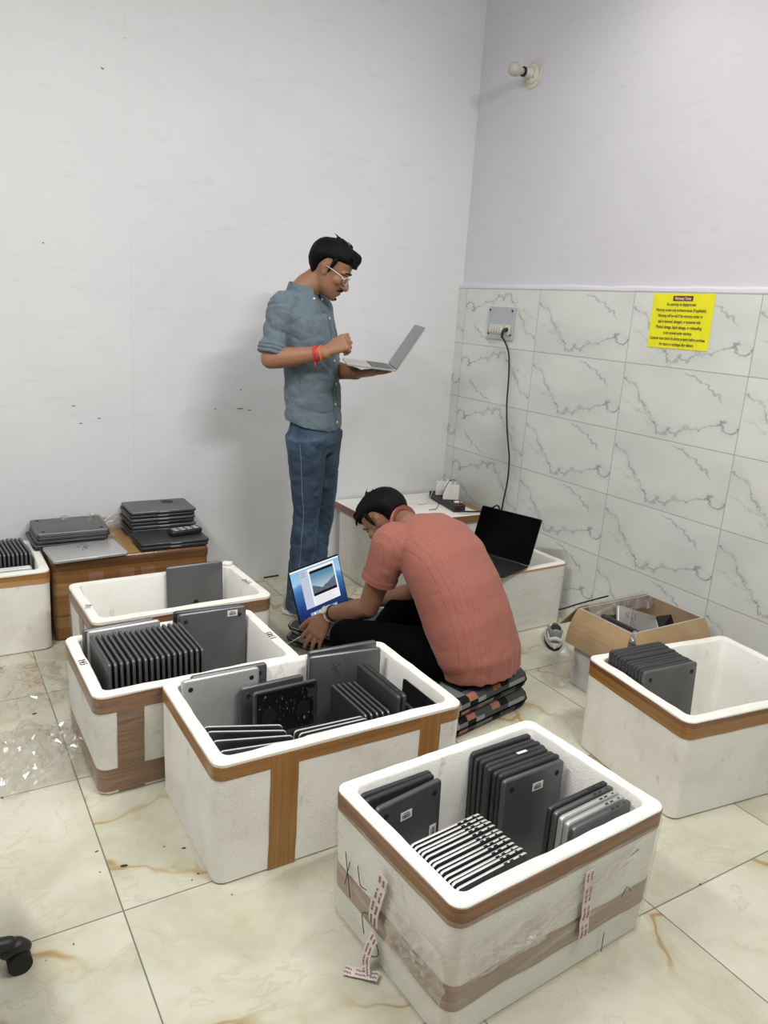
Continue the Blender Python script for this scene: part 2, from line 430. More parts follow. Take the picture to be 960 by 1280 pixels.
def mat_check():
    m, g = new_mat('patchwork_check_fabric'); o = g.obj(); x, y, z = g.xyz(o)
    s = 22.0
    cell = g.vec(g.m('FLOOR', g.m('MULTIPLY', x, s)), g.m('FLOOR', g.m('MULTIPLY', y, s)), g.m('FLOOR', g.m('ADD', g.m('MULTIPLY', z, 27.0), .02)))
    w = g.n('TexWhiteNoise', {'Vector': cell}, noise_dimensions='3D')
    rp = g.n('ValToRGB', {0: w}, out=None); cr = rp.color_ramp; cr.interpolation = 'CONSTANT'
    cols = [(0, (.010, .010, .011)), (.26, (.06, .065, .07)), (.48, (.14, .15, .152)), (.68, (.24, .25, .25)), (.86, (.33, .15, .10))]
    while len(cr.elements) < len(cols): cr.elements.new(.5)
    for el, (p, c) in zip(cr.elements, cols): el.position = p; el.color = (*c, 1)
    g.bsdf(rp.outputs[0], .9, 0, g.bump(g.noise(o, 500, 2), .3, .002), Specular_IOR_Level=.15)
    return m
M['check'] = mat_check()
M['cardboard'] = simple('kraft_cardboard', (.39, .27, .145), .8, 0, .10, 8, .15, 60)
M['cardboard_in'] = simple('kraft_cardboard_inside', (.30, .20, .115), .85, 0, .1, 8)
M['carton_grey'] = simple('grey_white_carton', (.50, .50, .47), .7, 0, .1, 10)
M['yellow'] = simple('yellow_vinyl', (.86, .80, .012), .4, 0, .04)
M['maroon'] = simple('maroon_print', (.22, .008, .02), .5)
M['panel_grey'] = simple('grey_metal_plate', (.46, .48, .51), .45, .1, .05)
M['gold_thread'] = simple('orange_thread', (.75, .17, .03), .7)
M['red_thread'] = simple('red_thread', (.55, .02, .03), .7)
M['shoe_grey'] = simple('grey_shoe_mesh', (.26, .29, .29), .7)
M['shoe_white'] = simple('white_shoe_leather', (.72, .72, .69), .5)
M['shoe_teal'] = simple('teal_shoe_fabric', (.08, .14, .15), .8)
M['tan_sole'] = simple('tan_shoe', (.40, .36, .30), .7)
M['pcb'] = simple('dark_circuit_board', (.005, .006, .006), .35)
M['chip'] = simple('grey_chips', (.05, .05, .047), .4, .2, .4, 90)
M['copper'] = simple('copper_pads', (.16, .06, .03), .4, .4)
M['band_print'] = simple('printed_white_tape', (.66, .60, .57), .45, 0, .06)
M['band_red'] = simple('faded_red_print', (.30, .09, .09), .5)
M['lens'] = mat_film('glass_lens', .06, .01, bs=1, bstr=0)
M['eye_white'] = simple('eye_white', (.6, .58, .55), .3)
M['lip'] = simple('lips', (.22, .085, .06), .5)
M['adapter_white'] = simple('white_charger', (.78, .78, .72), .35)
M['bulb_glass'] = simple('frosted_bulb', (.50, .49, .41), .3)

# ------------------------------------------------------------------ the room
WY, WX, WT = 3.72, 2.747, 2.724       # back wall, right wall plaster, right wall tile face
X0, Y0, ZC = -2.0, -1.9, 3.15
bm = bmesh.new(); box(bm, X0, WX, Y0, WY, -.1, 0); struct('floor', bm, M['floor'])
bm = bmesh.new(); box(bm, X0-.1, WX+.1, WY, WY+.1, -.1, ZC); struct('wall_back', bm, M['plaster'])
bm = bmesh.new(); box(bm, WX, WX+.1, Y0, WY, -.1, ZC); struct('wall_right', bm, M['plaster2'])
bm = bmesh.new(); box(bm, X0-.1, X0, Y0, WY, -.1, ZC); struct('wall_left', bm, M['plaster'])
bm = bmesh.new(); box(bm, X0-.1, WX+.1, Y0-.1, Y0, -.1, ZC); struct('wall_front', bm, M['plaster'])
bm = bmesh.new(); box(bm, X0-.1, WX+.1, Y0-.1, WY+.1, ZC, ZC+.1); struct('ceiling', bm, M['ceiling'])
bm = bmesh.new(); box(bm, WT, WX-.0005, Y0, WY-.0005, 0.0005, 1.60); struct('trim_1', bm, M['walltile'])      # tiled dado
bm = bmesh.new()                                                                     # plaster lip on top of the tiles
prev = None
for i in range(61):
    y = WY-.001-(WY-Y0-.01)*i/60; a = .009*noise.noise((y*4, 0, 0))+.005*noise.noise((y*17, 2, 0)); b_ = .006*noise.noise((y*9, 3, 0))
    rg = ring(bm, [(WX-.0005, y, 1.601), (WT-.001+b_*.3, y, 1.600), (WT+.002, y, 1.612+a), (WX-.0005, y, 1.622+a)])
    if prev: bridge(bm, prev, rg)
    else: cap(bm, rg)
    prev = rg
cap(bm, prev); struct('trim_2', bm, M['plaster2'], True)
bm = bmesh.new()                                                                     # raised seam in the back-wall plaster
prev = None
for i in range(41):
    z = .01+(ZC-.02)*i/40; x = at_y(160, 300, WY).x+.004*noise.noise((z*2, 1, 0))
    rg = ring(bm, [(x-.012, WY-.0003, z), (x, WY-.0022, z), (x+.012, WY-.0003, z), (x, WY+.002, z)])
    if prev: bridge(bm, prev, rg)
    else: cap(bm, rg)
    prev = rg
cap(bm, prev); struct('trim_3', bm, M['plaster'], True)

bm = bmesh.new(); rs = random.Random(4)
for u, v, l_ in ((300, 510, .035), (312, 512, .02), (92, 508, .016), (101, 529, .014), (124, 522, .012), (269, 512, .008), (301, 487, .006), (54, 304, .006), (128, 85, .012), (155, 48, .006)):
    c = at_y(u, v, WY); tube(bm, [c+V(-l_/2, -.0002, rs.uniform(-.004, .004)), c+V(0, -.0004, rs.uniform(-.004, .004)), c+V(l_/2, -.0002, rs.uniform(-.004, .004))], [.0015, .0028, .0012], n=6, k=3)
struct('trim_4', bm, simple('chipped_paint', (.22, .21, .20), .8))
# ------------------------------------------------------------------ lights (tube lights of the room, off frame, and a faint world background)
def area(name, loc, target, sx, sy, power, col):
    l = bpy.data.lights.new(name, 'AREA'); l.shape = 'RECTANGLE'; l.size = sx; l.size_y = sy; l.energy = power; l.color = col; l.spread = math.radians(150)
    o = bpy.data.objects.new(name, l); COL.objects.link(o); o.location = loc
    o.rotation_euler = (Vector(target)-Vector(loc)).to_track_quat('-Z', 'Y').to_euler(); return o
area('tube_light_right', (1.95, 2.0, 3.08), (1.6, 2.4, 0), 1.2, .08, 9, (1, .99, .975))
area('tube_light_centre', (1.55, .20, 3.0), (1.1, 2.4, .3), 1.0, .08, 36, (1, .99, .975))
area('tube_light_left', (-.7, 1.75, 3.08), (.6, 2.2, .1), 1.2, .10, 40, (1, .99, .975))
area('tube_light_rear', (.2, -.9, 3.08), (.6, 1.0, 0), 1.2, .4, 12, (1, .99, .98))
w = bpy.data.worlds.new('world'); sc.world = w; w.use_nodes = True
w.node_tree.nodes['Background'].inputs[0].default_value = (.93, .96, 1, 1); w.node_tree.nodes['Background'].inputs[1].default_value = .3
sc.view_settings.view_transform = 'Standard'; sc.view_settings.look = 'None'; sc.view_settings.gamma = 1
sc.view_settings.use_curve_mapping = False; sc.view_settings.exposure = -0.04
sc.cycles.max_bounces = 10; sc.cycles.transparent_max_bounces = 16
sc.cycles.use_denoising = True
#PART2
# ------------------------------------------------------------------ foam boxes
BOX = {  # x, y, turn, W, D, H, taper
 'front': (1.132, 1.205, .062, .656, .464, .347, .009), 'middle': (.935, 1.836, .0, .755, .482, .355, .004), 'left': (.698, 2.326, .013, .655, .458, .333, .009),
 'rear': (.806, 2.838, .032, .68, .424, .34, .010), 'right': (2.22, 1.436, -.12, .647, .47, .34, .007), 'far': (.098, 3.43, .0, .65, .45, .345, .004),
 'wrapped': (2.345, 2.785, .035, .64, .46, .318, .004), 'lidded': (2.325, 3.44, .0, .68, .47, .355, .008)}
TH, FT = .036, .024        # wall and floor thickness of the foam
def bmat(k): return TR(BOX[k][0], BOX[k][1], 0, BOX[k][2])
def bloc(k, u, v, z):      # point over a box in that box's own frame
    return bmat(k).inverted() @ at_z(u, v, z)
def hx(k, z): x, y, t, W, D, H, tp = BOX[k]; return W/2-tp*(1-z/H), D/2-tp*(1-z/H)
def foam_body(k, open_=True, chip=.0025):
    W, D, H = BOX[k][3:6]; bm = bmesh.new(); NE = 12; rc = .032; seed = hash(k) % 97 if False else len(k)*13+ord(k[0])
    def loop(dx, dy, r, z, am):
        pts = []
        for x, y in rrect(dx, dy, r, 6, NE):
            q = V(x*16, y*16, seed+z*8); nx = noise.noise(q); nz = noise.noise(q+V(7, 3, 1))
            d = V(x, y, 0).normalized()
            pts.append((x+d.x*nx*am, y+d.y*nx*am, z+(nz*am if z > .1 else 0)))
        return ring(bm, pts)
    L = []
    for z, ins in ((0, .006), (.006, .0)): a, b = hx(k, z); L.append(loop(a-ins, b-ins, rc, z, 0 if z == 0 else .0006))
    for f in (.25, .5, .75, .93): a, b = hx(k, H*f); L.append(loop(a, b, rc, H*f, .0010))
    a, b = hx(k, H); L.append(loop(a, b, rc, H-.003, .0010)); L.append(loop(a-.003, b-.003, rc-.003, H, chip*.6))
    if open_:
        L.append(loop(a-TH*.5, b-TH*.5, .028, H+.0004, chip)); L.append(loop(a-TH+.003, b-TH+.003, .024, H, chip*1.3)); L.append(loop(a-TH, b-TH, .022, H-.004, chip*1.2))
        for z in (H*.6, H*.3): a, b = hx(k, z); L.append(loop(a-TH-.002, b-TH-.002, .021, z, .001))
        a, b = hx(k, FT); L.append(loop(a-TH-.004, b-TH-.004, .020, FT+.004, 0)); L.append(loop(a-TH-.010, b-TH-.010, .015, FT, 0))
    cap(bm, L[0])
    for p, q in zip(L, L[1:]): bridge(bm, p, q)
    cap(bm, L[-1]); return bm
def band(k, z0, z1, off=.0016, th=.0012, wob=.0012, NE=14, sd=0):
    """a closed strip of tape around the outside between two heights"""
    bm = bmesh.new(); rc = .033
    def loop(z, o, s):
        a, b = hx(k, z); pts = []
        for x, y in rrect(a+o, b+o, rc, 6, NE):
            pts.append((x, y, z+wob*noise.noise(V(x*9, y*9, s+sd))*2))
        return ring(bm, pts)
    A = [loop(z0, off, 1), loop(z1, off, 5), loop(z1, off-th, 5), loop(z0, off-th, 1)]
    for i in range(4): bridge(bm, A[i], A[(i+1) % 4])
    return bm
def strap(k, side, pos, w, z0, z1, off=.0022, over=0):
    """upright strip of tape on one face: side 'F' (-y) 'L' (-x) 'R' (+x) 'B'"""
    bm = bmesh.new(); n = 8; prev = None; H = BOX[k][5]
    for i in range(n+1):
        z = z0+(z1-z0)*i/n; a, b = hx(k, z); j = .002*noise.noise(V(z*20, pos*30, 2))
        pts = []
        for s, o in ((-.5, off), (.5, off), (.5, off-.0014), (-.5, off-.0014)):
            t = pos+s*w+j
            pts.append({'F': (t, -b-o, z), 'B': (t, b+o, z), 'L': (-a-o, t, z), 'R': (a+o, t, z)}[side])
        rg = ring(bm, pts)
        if prev: bridge(bm, prev, rg)
        else: cap(bm, rg)
        prev = rg
    cap(bm, prev); return bm
def film_wrap(k, z0, z1, off=.005, am=.004, sd=0, zn=10):
    bm = bmesh.new(); prev = None
    for i in range(zn+1):
        z = z0+(z1-z0)*i/zn; a, b = hx(k, z); pts = []
        for x, y in rrect(a+off, b+off, .037, 6, 22):
            d = V(x, y, 0).normalized(); q = V(x*14, y*14, z*26+sd)
            s = abs(noise.noise(q))*am+.5*am*abs(noise.noise(q*2.3))
            pts.append((x+d.x*s, y+d.y*s, z+.004*noise.noise(V(x*8, y*8, sd+i*.3))))
        rg = ring(bm, pts)
        if prev: bridge(bm, prev, rg)
        prev = rg
    return bm
def scribble(bm, strokes, M_, r=.0011):
    for s in strokes: tube(bm, [M_ @ V(x, y, 0) for x, y in s], r, n=5)
DIG = {'1': [[(.2, .75), (.5, 1), (.5, 0)]], '3': [[(.1, .9), (.6, 1), (.5, .6), (.3, .5), (.7, .4), (.5, 0), (.1, .1)]], '0': [[(.4, 1), (.1, .6), (.2, .1), (.5, 0), (.75, .4), (.65, .9), (.4, 1)]],
       '5': [[(.7, 1), (.2, 1), (.15, .55), (.6, .6), (.65, .2), (.2, 0)]], '4': [[(.5, 1), (.1, .4), (.8, .4)], [(.6, .7), (.6, 0)]], '9': [[(.7, .9), (.3, 1), (.15, .65), (.6, .6), (.7, .9), (.55, 0)]], '2': [[(.1, .8), (.4, 1), (.65, .75), (.1, 0), (.75, .05)]]}
def digits(txt, M_, h, r=.0011):
    bm = bmesh.new()
    for i, ch in enumerate(txt):
        for s in DIG[ch]: tube(bm, [M_ @ V((x*.62+i*.72)*h, y*h, 0) for x, y in s], r, n=5)
    return bm
def foam_box(k, label, group='white foam boxes', name='foam_box'):
    t = thing(name, label, 'box', bmat(k), group)
    part('body', foam_body(k), M['foam'], t)
    return t
fb = {}
b = fb['front'] = foam_box('front', 'large nearest white foam box wrapped in clear film, packed with laptops'); H = BOX['front'][5]
part('packing_tape', band('front', H-.052, H-.006, sd=1), M['tape_dark'], b, label='dark brown tape just under the rim')
part('packing_tape', band('front', .085, .150, wob=.004, sd=3), M['tape_faded'], b, label='faded brown tape around the lower half')
part('stretch_film', film_wrap('front', .004, H-.035, .006, .0035, 2), M['film_box'], b, recalc=True)
bm = bmesh.new(); a_, b_ = hx('front', .2)
for i, (yy, z0, z1, w_) in enumerate(((.03, .09, .28, .030),)):
    for j in range(9):
        pass
def printed_strip(pts, nrm, w_, parent, seed=0):
    """white strip of printed tape hanging on the wrapping, with rows of faded red strokes"""
    P = catmull(pts, 5); bm = bmesh.new(); prev = None; n_ = Vector(nrm).normalized(); red = bm
    for i, p in enumerate(P):
        tdir = (P[min(i+1, len(P)-1)]-P[max(i-1, 0)]).normalized(); s = tdir.cross(n_).normalized()
        p = p+n_*.003*noise.noise(V(i*.5, seed, 0))
        rg = ring(bm, [p-s*w_/2, p+s*w_/2, p+s*w_/2-n_*.0012, p-s*w_/2-n_*.0012])
        if prev: bridge(bm, prev, rg)
        else: cap(bm, rg)
        prev = rg
        if 0 < i < len(P)-1 and i % 4 != 3:
            for q in (-.22, .2):
                c = p+s*w_*q+n_*.0008; tube(red, [c-s*w_*.09-tdir*.003, c+s*w_*.08-tdir*.001, c-s*w_*.07+tdir*.003, c+s*w_*.09+tdir*.004], .0009, n=4, mi=1)
    cap(bm, prev)
    part('printed_tape', bm, [M['band_print'], M['band_red']], parent)
ins = bmat('front').inverted()
ax_, ay_ = hx('front', .2)
printed_strip([(-ax_-.016, -.005, .265), (-ax_-.018, .005, .21), (-ax_-.018, .018, .16), (-ax_-.016, .02, .12)], (-1, 0, 0), .034, b, 1)
printed_strip([(-ax_-.012, .015, .09), (-ax_-.02, .025, .05), (-ax_-.028, .022, .02), (-ax_-.04, .0, .006)], (-1, 0, .5), .028, b, 3)
printed_strip([(-ax_-.02, -.02, .012), (-ax_-.045, .012, .008), (-ax_-.072, .04, .006)], (0, 0, 1), .026, b, 5)
printed_strip([(.055, -ay_-.012, .285), (.058, -ay_-.013, .22), (.060, -ay_-.013, .16), (.064, -ay_-.012, .10)], (0, -1, 0), .030, b, 7)
def film_patch(k_, o_, ex_, ey_, n_, w_, h_, am, seed, parent):
    bm = bmesh.new(); g = []; rr_ = random.Random(seed); nx, ny = 16, 12
    for j in range(ny+1):
        row = []
        for i in range(nx+1):
            u, v = i/nx-.5, j/ny-.5; f = max(0, 1-(2*max(abs(u), abs(v)))**3)
            q = V(u*5, v*5, seed); p = Vector(o_)+Vector(ex_)*w_*(u*(1+.3*noise.noise(V(v*4, seed, 0)))+rr_.uniform(-.02, .02))+Vector(ey_)*h_*(v*(1+.3*noise.noise(V(u*4, seed, 3)))+rr_.uniform(-.02, .02))
            row.append(bm.verts.new(p+Vector(n_)*(.001+am*f*(abs(noise.noise(q))*1.6+rr_.uniform(0, .35)))))
        g.append(row)
    for j in range(ny):
        for i in range(nx):
            bm.faces.new((g[j][i], g[j][i+1], g[j+1][i+1])); bm.faces.new((g[j][i], g[j+1][i+1], g[j+1][i]))
    part('loose_film', bm, M['film_white'], parent, smooth=False, recalc=False)
film_patch('front', (-ax_-.010, -.120, .165), (0, -1, 0), (0, 0, 1), (-1, 0, 0), .20, .12, .022, 4, b)
film_patch('front', (-.17, -ay_-.010, .205), (1, 0, 0), (0, .0, 1), (0, -1, 0), .22, .09, .016, 9, b)
film_patch('front', (.05, -ay_-.010, .235), (1, 0, .2), (-.2, .0, 1), (0, -1, 0), .34, .05, .010, 14, b)
for pts in ([(-ax_-.010, .155, .215), (-ax_-.010, .125, .11)], [(-ax_-.010, .135, .20), (-ax_-.010, .15, .13)], [(-ax_-.011, .10, .215), (-ax_-.011, .085, .175), (-ax_-.011, .06, .18)],
            [(-ax_-.010, .06, .06), (-ax_-.010, .07, .11), (-ax_-.010, .02, .13)], [(-ax_-.009, .03, .02), (-ax_-.009, .0, .05), (-ax_-.009, .02, .08)]):
    bm = bmesh.new(); tube(bm, pts, .0011, n=5, k=4); part('marker_scrawl', bm, M['ink'], b)
for pts in ([(.19, -ay_-.011, .155), (.205, -ay_-.011, .175), (.225, -ay_-.011, .155)], [(.20, -ay_-.011, .265), (.225, -ay_-.011, .272)], [(.145, -ay_-.010, .075), (.145, -ay_-.010, .02)]):
    bm = bmesh.new(); tube(bm, pts, .0011, n=5, k=4); part('marker_scrawl', bm, M['blue_ink'], b)

b = fb['middle'] = foam_box('middle', 'white foam box with upright brown tape straps, behind the nearest wrapped box'); H = BOX['middle'][5]
part('packing_tape', band('middle', H-.047, H-.010, sd=2), M['tape'], b)
for px_, s_ in ((-.190, .078), (.262, .070)): part('packing_tape', strap('middle', 'F', px_, s_, .002, H-.014), M['tape_v'], b)
part('packing_tape', strap('middle', 'B', .0, .07, .05, H-.006), M['tape_v'], b)

b = fb['left'] = foam_box('left', 'white foam box with wide brown tape and film, left of the strapped box'); H = BOX['left'][5]
part('packing_tape', band('left', H-.058, H-.008, sd=4), M['tape_dark'], b)
part('packing_tape', band('left', .012, .088, sd=6), M['tape_dark'], b)
part('packing_tape', strap('left', 'F', -.226, .078, .006, H-.05, .0026), M['tape_dark'], b)
part('stretch_film', film_wrap('left', .004, H-.012, .0055, .004, 8), M['film'], b)
part('handwritten_number', digits('1305', Matrix.Translation((BOX['left'][3]/2-.022, -.060, H+.0012)) @ Matrix.Rotation(PI/2, 4, 'Z') @ Matrix.Translation((0, -.008, 0)), .022), M['ink'], b)
part('handwritten_number', digits('145', Matrix.Translation((-BOX['left'][3]/2+.016, .035, H+.0012)) @ Matrix.Rotation(-PI/2, 4, 'Z') @ Matrix.Translation((0, -.008, 0)), .020, .0014), M['ink'], b)

b = fb['rear'] = foam_box('rear', 'mostly empty white foam box holding one grey laptop, before the taped carton'); H = BOX['rear'][5]
part('packing_tape', band('rear', H-.060, H-.012, sd=9), M['tape_dark'], b)
part('packing_tape', strap('rear', 'L', -.02, .07, .05, H-.05, .003), M['tape_faded'], b)
part('stretch_film', film_wrap('rear', .004, H-.02, .0055, .004, 12), M['film'], b)
part('handwritten_number', digits('142', Matrix.Translation((-BOX['rear'][3]/2+.022, -.075, H+.0012)) @ Matrix.Rotation(PI*.40, 4, 'Z'), .020), M['blue_ink'], b)
part('handwritten_number', digits('5142', Matrix.Translation((BOX['rear'][3]/2-.02, -.055, H+.0012)) @ Matrix.Rotation(PI*.55, 4, 'Z'), .020), M['blue_ink'], b)
bm = bmesh.new(); ball(bm, (BOX['rear'][3]/2-.030, BOX['rear'][4]/2-.018, H+.006), (.026, .018, .010), seg=12)
for v in bm.verts: v.co += V(1, 1, .6)*.006*noise.noise(v.co*90)
part('broken_foam_lump', bm, M['foam'], b)

b = fb['right'] = foam_box('right', 'white foam box with one brown tape band at the right edge, before the cardboard box'); H = BOX['right'][5]
part('packing_tape', band('right', H-.060, H-.020, sd=11), M['tape'], b); part('packing_tape', band('right', H-.022, H-.006, .0022, sd=12), M['tape_dark'], b)

b = fb['far'] = foam_box('far', 'white foam box cut by the left edge, beside the brown taped carton'); H = BOX['far'][5]
part('packing_tape', band('far', H-.052, H-.026, sd=13), M['tape_light'], b); part('packing_tape', band('far', H-.030, H-.008, .0022, sd=14), M['tape'], b)

b = fb['wrapped'] = foam_box('wrapped', 'film-wrapped white foam box under the open black laptop by the tiled wall'); H = BOX['wrapped'][5]
part('packing_tape', band('wrapped', H-.014, H-.004, sd=15), M['tape_light'], b)
part('stretch_film', film_wrap('wrapped', .004, H-.006, .006, .010, 16), M['film_box'], b)
b = fb['lidded'] = foam_box('lidded', 'film-wrapped white foam box in the wall corner closed by a taped lid'); H = BOX['lidded'][5]
part('stretch_film', film_wrap('lidded', .004, H-.006, .006, .006, 19), M['film_box'], b)
# the two loose lid halves lying on it
for i, (z0, y0, y1) in enumerate(((H+.003, -.250, .0), (H+.003, .004, .262))):
    bm = bmesh.new(); W_ = .705; cy_ = (y0+y1)/2; dy_ = (y1-y0)
    slab(bm, W_, dy_, 0, .048, .012, ((0, .004), (.08, 0), (.92, 0), (1, .004)))
    t = thing('foam_board', ('white foam lid half with brown taped edge, nearer the seated man', 'white foam lid half under the power strip, against the back wall')[i], 'lid',
              bmat('lidded') @ Matrix.Translation((0, cy_, z0)), 'foam lid halves')
    part('panel', bm, M['foam'], t)
    bm = bmesh.new()
    for zz0, zz1, o in ((.004, .022, .0014), (.020, .045, .0022)):
        A = [ring(bm, [(x, y, z) for x, y in rrect(W_/2+oo, dy_/2+oo, .013, 4, 4)]) for z, oo in ((zz0, o), (zz1, o), (zz1, o-.0012), (zz0, o-.0012))]
        for q in range(4): bridge(bm, A[q], A[(q+1) % 4])
    part('packing_tape', bm, M['tape_dark'], t)
    bm = bmesh.new(); box(bm, W_/2-.055, W_/2-.008, -dy_/2+.01, dy_/2-.01, .0482, .0492); part('packing_tape', bm, M['tape'], t)

# ------------------------------------------------------------------ the carton wholly wrapped in brown tape
CX, CY_, CW, CD, CH = .772, 3.492, .66, .432, .355
t = thing('taped_carton', 'carton wholly covered in brown packing tape, with laptop stacks on top', 'box', TR(CX, CY_, 0))
bm = bmesh.new(); slab(bm, CW, CD, 0, CH-.045, .02, ((0, .006), (.03, 0), (.97, .001), (1, .004))); part('body', bm, M['carton_tape'], t)
bm = bmesh.new(); slab(bm, CW+.012, CD+.010, CH-.047, CH, .022, ((0, .004), (.2, 0), (.8, 0), (1, .006))); part('lid', bm, M['carton_tape_dark'], t)
for i in range(6):
    bm = bmesh.new(); z0 = .006+.05*i; off = .0015+.0004*(i % 3)
    A = [ring(bm, [(x, y, z+.002*noise.noise(V(x*6, y*6, i))) for x, y in rrect(CW/2+o, CD/2+o, .021, 4, 8)]) for z, o in ((z0, off), (z0+.053, off), (z0+.053, off-.001), (z0, off-.001))]
    for q in range(4): bridge(bm, A[q], A[(q+1) % 4])
    part('packing_tape', bm, M[('carton_tape', 'carton_tape_light', 'carton_tape')[i % 3]], t)
for px_ in (-.16, -.03, .06):
    bm = bmesh.new(); box(bm, px_-.03, px_+.03, -CD/2-.0035, -CD/2-.0026, .19+.02*abs(px_), CH-.06, 0); part('packing_tape', bm, M['tape_faded'], t)
bm = bmesh.new(); box(bm, -.06, .03, -CD/2+.01, CD/2-.01, CH+.0004, CH+.0014); box(bm, -.30, .30, -.04, .05, CH+.0003, CH+.0010); part('packing_tape', bm, M['carton_tape_light'], t)

# ------------------------------------------------------------------ laptops
SIZES = {13: (.304, .212, .0146), 15: (.349, .241, .0152), 16: (.358, .248, .0160), 14: (.302, .236, .0175), '13t': (.304, .212, .0098), '15t': (.349, .241, .0118)}
LM = {}
def lap_meshes(sz, body):
    """shared meshes of a closed laptop; x = width, y = depth (hinge at +y), z = thickness (lid at +z)"""
    key = (sz, body)
    if key in LM: return LM[key]
    W, D, T = SIZES[sz]; m = M[body]; d = {}
    thin = isinstance(sz, str); ed = {'silver_edge': 'silver_edge', 'grey': 'grey', 'grey_dark': 'grey'}.get(body, body)
    mm = [M['grey_dark'], M[ed]] if thin else m; mi_ = lambda bm_: [setattr(f, 'material_index', 1) for f in bm_.faces if thin and abs(f.normal.z) < .6]
    bm = bmesh.new(); slab(bm, W, D, .0010, T*.66, .011, ((0, .006), (.14, .0028), (.36, .0006), (1, 0)), n=4); bm.normal_update(); mi_(bm); d['base'] = mesh_from(bm, 'base', mm)
    bm = bmesh.new(); slab(bm, W-.0006, D-.0006, T*.73, T, .011, ((0, 0), (.7, .0003), (1, .0012)), n=4); bm.normal_update(); mi_(bm); d['lid'] = mesh_from(bm, 'lid', mm)
    bm = bmesh.new(); slab(bm, W-.007, D-.007, T*.64, T*.75, .008, ((0, 0), (1, 0)), n=3); d['gap'] = mesh_from(bm, 'gasket', M['black'])
    for i, (sx, sy) in enumerate(((1, 1), (1, -1), (-1, 1), (-1, -1))):
        bm = bmesh.new(); disc(bm, (sx*(W/2-.030), sy*(D/2-.026), .0016), .0075, -.0016, n=14); d['foot%d' % i] = mesh_from(bm, 'rubber_foot', M['rubber'])
    bm = bmesh.new()
    for q in (.070, .052, .026):
        slab_ = bmesh.new(); bmesh.ops.create_cube(slab_, size=1); 
        xform(slab_, Matrix.Translation((W/2-.0002, D/2-q, T*.40)) @ Matrix.Diagonal((.0022, .010 if q > .03 else .005, .0036, 1)))
        me = bpy.data.meshes.new('x'); slab_.to_mesh(me); slab_.free(); bm.from_mesh(me); bpy.data.meshes.remove(me)
    d['ports'] = mesh_from(bm, 'ports', M['black'], False)
    bm = bmesh.new(); bm2 = bmesh.new()
    box(bm, -.024, .024, -D/2-.0006, -D/2+.006, T*.60, T*.74, .0008); d['notch'] = mesh_from(bm, 'finger_notch', M['silver_edge'])
    bm2.free()
    bm = bmesh.new(); box(bm, -.0185, .0185, -.011, .011, .0002, .0013, 0, 0)
    r2 = random.Random(3); x = -.013
    while x < .012:
        w_ = r2.choice((.0008, .0014, .0022)); box(bm, x, x+w_, -.003, .0075, -.0001, .0003, 0, 1); x += w_+r2.choice((.0009, .0016))
    box(bm, -.009, .009, -.0072, -.0052, -.0001, .0003, 0, 1)
    d['label'] = mesh_from(bm, 'barcode_label', [M['label'], M['ink']], False)
    LM[key] = d; return d
SCRAWL = [[(0, .0), (.018, .022), (.034, .035)], [(.004, .030), (.010, .036), (.008, .026), (.016, .034)], [(.018, .010), (.020, .022), (.026, .014), (.030, .024), (.036, .020)], [(.022, .038), (.026, .042), (.030, .038)], [(.012, .006), (.016, .002), (.020, .008), (.014, .010)]]
EDGE_NOTCH = True
def laptop(mw, label, sz=13, body='grey', group=None, ports=0, notch=False, labels=(), scrawl=None, feet=True):
    """mw puts the laptop; labels = [(x, y, rot)] barcode stickers on the bottom; ports 1 = on +x side, 2 = both"""
    t = thing('laptop', label, 'laptop', mw, group); d = lap_meshes(sz, body); W, D, T = SIZES[sz]
    link('base', d['base'], t); link('lid', d['lid'], t); link('gasket', d['gap'], t)['label'] = 'black seam between base and lid'
    if feet:
        for i in range(4): link('rubber_foot', d['foot%d' % i], t)
    if ports: link('port', d['ports'], t)
    if notch: link('finger_notch', d['notch'], t)
    for x, y, r in labels:
        o = link('barcode_label', d['label'], t); o.matrix_local = Matrix.Translation((x, y, .0)) @ Matrix.Rotation(r, 4, 'Z'); 
    if scrawl:
        bm = bmesh.new(); side, x, y, r, s = scrawl
        m_ = Matrix.Translation((x, y, T+.0002 if side == 'lid' else .0008)) @ Matrix.Rotation(r, 4, 'Z') @ Matrix.Scale(s, 4)
        scribble(bm, SCRAWL, m_, .0009); part('handwriting', bm, M['ink'], t)
    return t
def stand_mat(k, p0, p1, sz, lean=0.0, zt=None, shift=0.0, rise=0.0):
    """laptop standing on its short side; p0, p1 = the two ends of its upper edge in box k (x, y) seen with the bottom case facing the viewer; lean tips the top away"""
    W, D, T = SIZES[sz]
    p0 = V(p0[0], p0[1], 0); p1 = V(p1[0], p1[1], 0); e = (p1-p0).normalized(); mid = (p0+p1)/2+e*shift
    up = V(0, 0, 1); n = up.cross(e)            # away from the viewer when e runs to the right
    u = (up*math.cos(lean)+n*math.sin(lean)).normalized(); z = u.cross(e)
    zt = zt if zt is not None else FT+.003+W*math.cos(lean)+T*abs(math.sin(lean))
    c = V(mid.x, mid.y, zt+rise)-u*(W/2)
    base = c
    return bmat(k) @ frame(base, u, e, z)
def ztop(sz): return FT+.003+SIZES[sz][0]
def stand_px(k, a, b_, sz, lean=0, **kw):
    z = ztop(sz)*1.0
    p0 = bloc(k, a[0], a[1], z); p1 = bloc(k, b_[0], b_[1], z)
    return stand_mat(k, p0, p1, sz, lean, **kw)
ORD = ['first', 'second', 'third', 'fourth', 'fifth', 'sixth', 'seventh', 'eighth', 'ninth', 'tenth', 'eleventh', 'twelfth', 'thirteenth', 'fourteenth', 'fifteenth', 'sixteenth', 'seventeenth', 'last']
rj = random.Random(5)
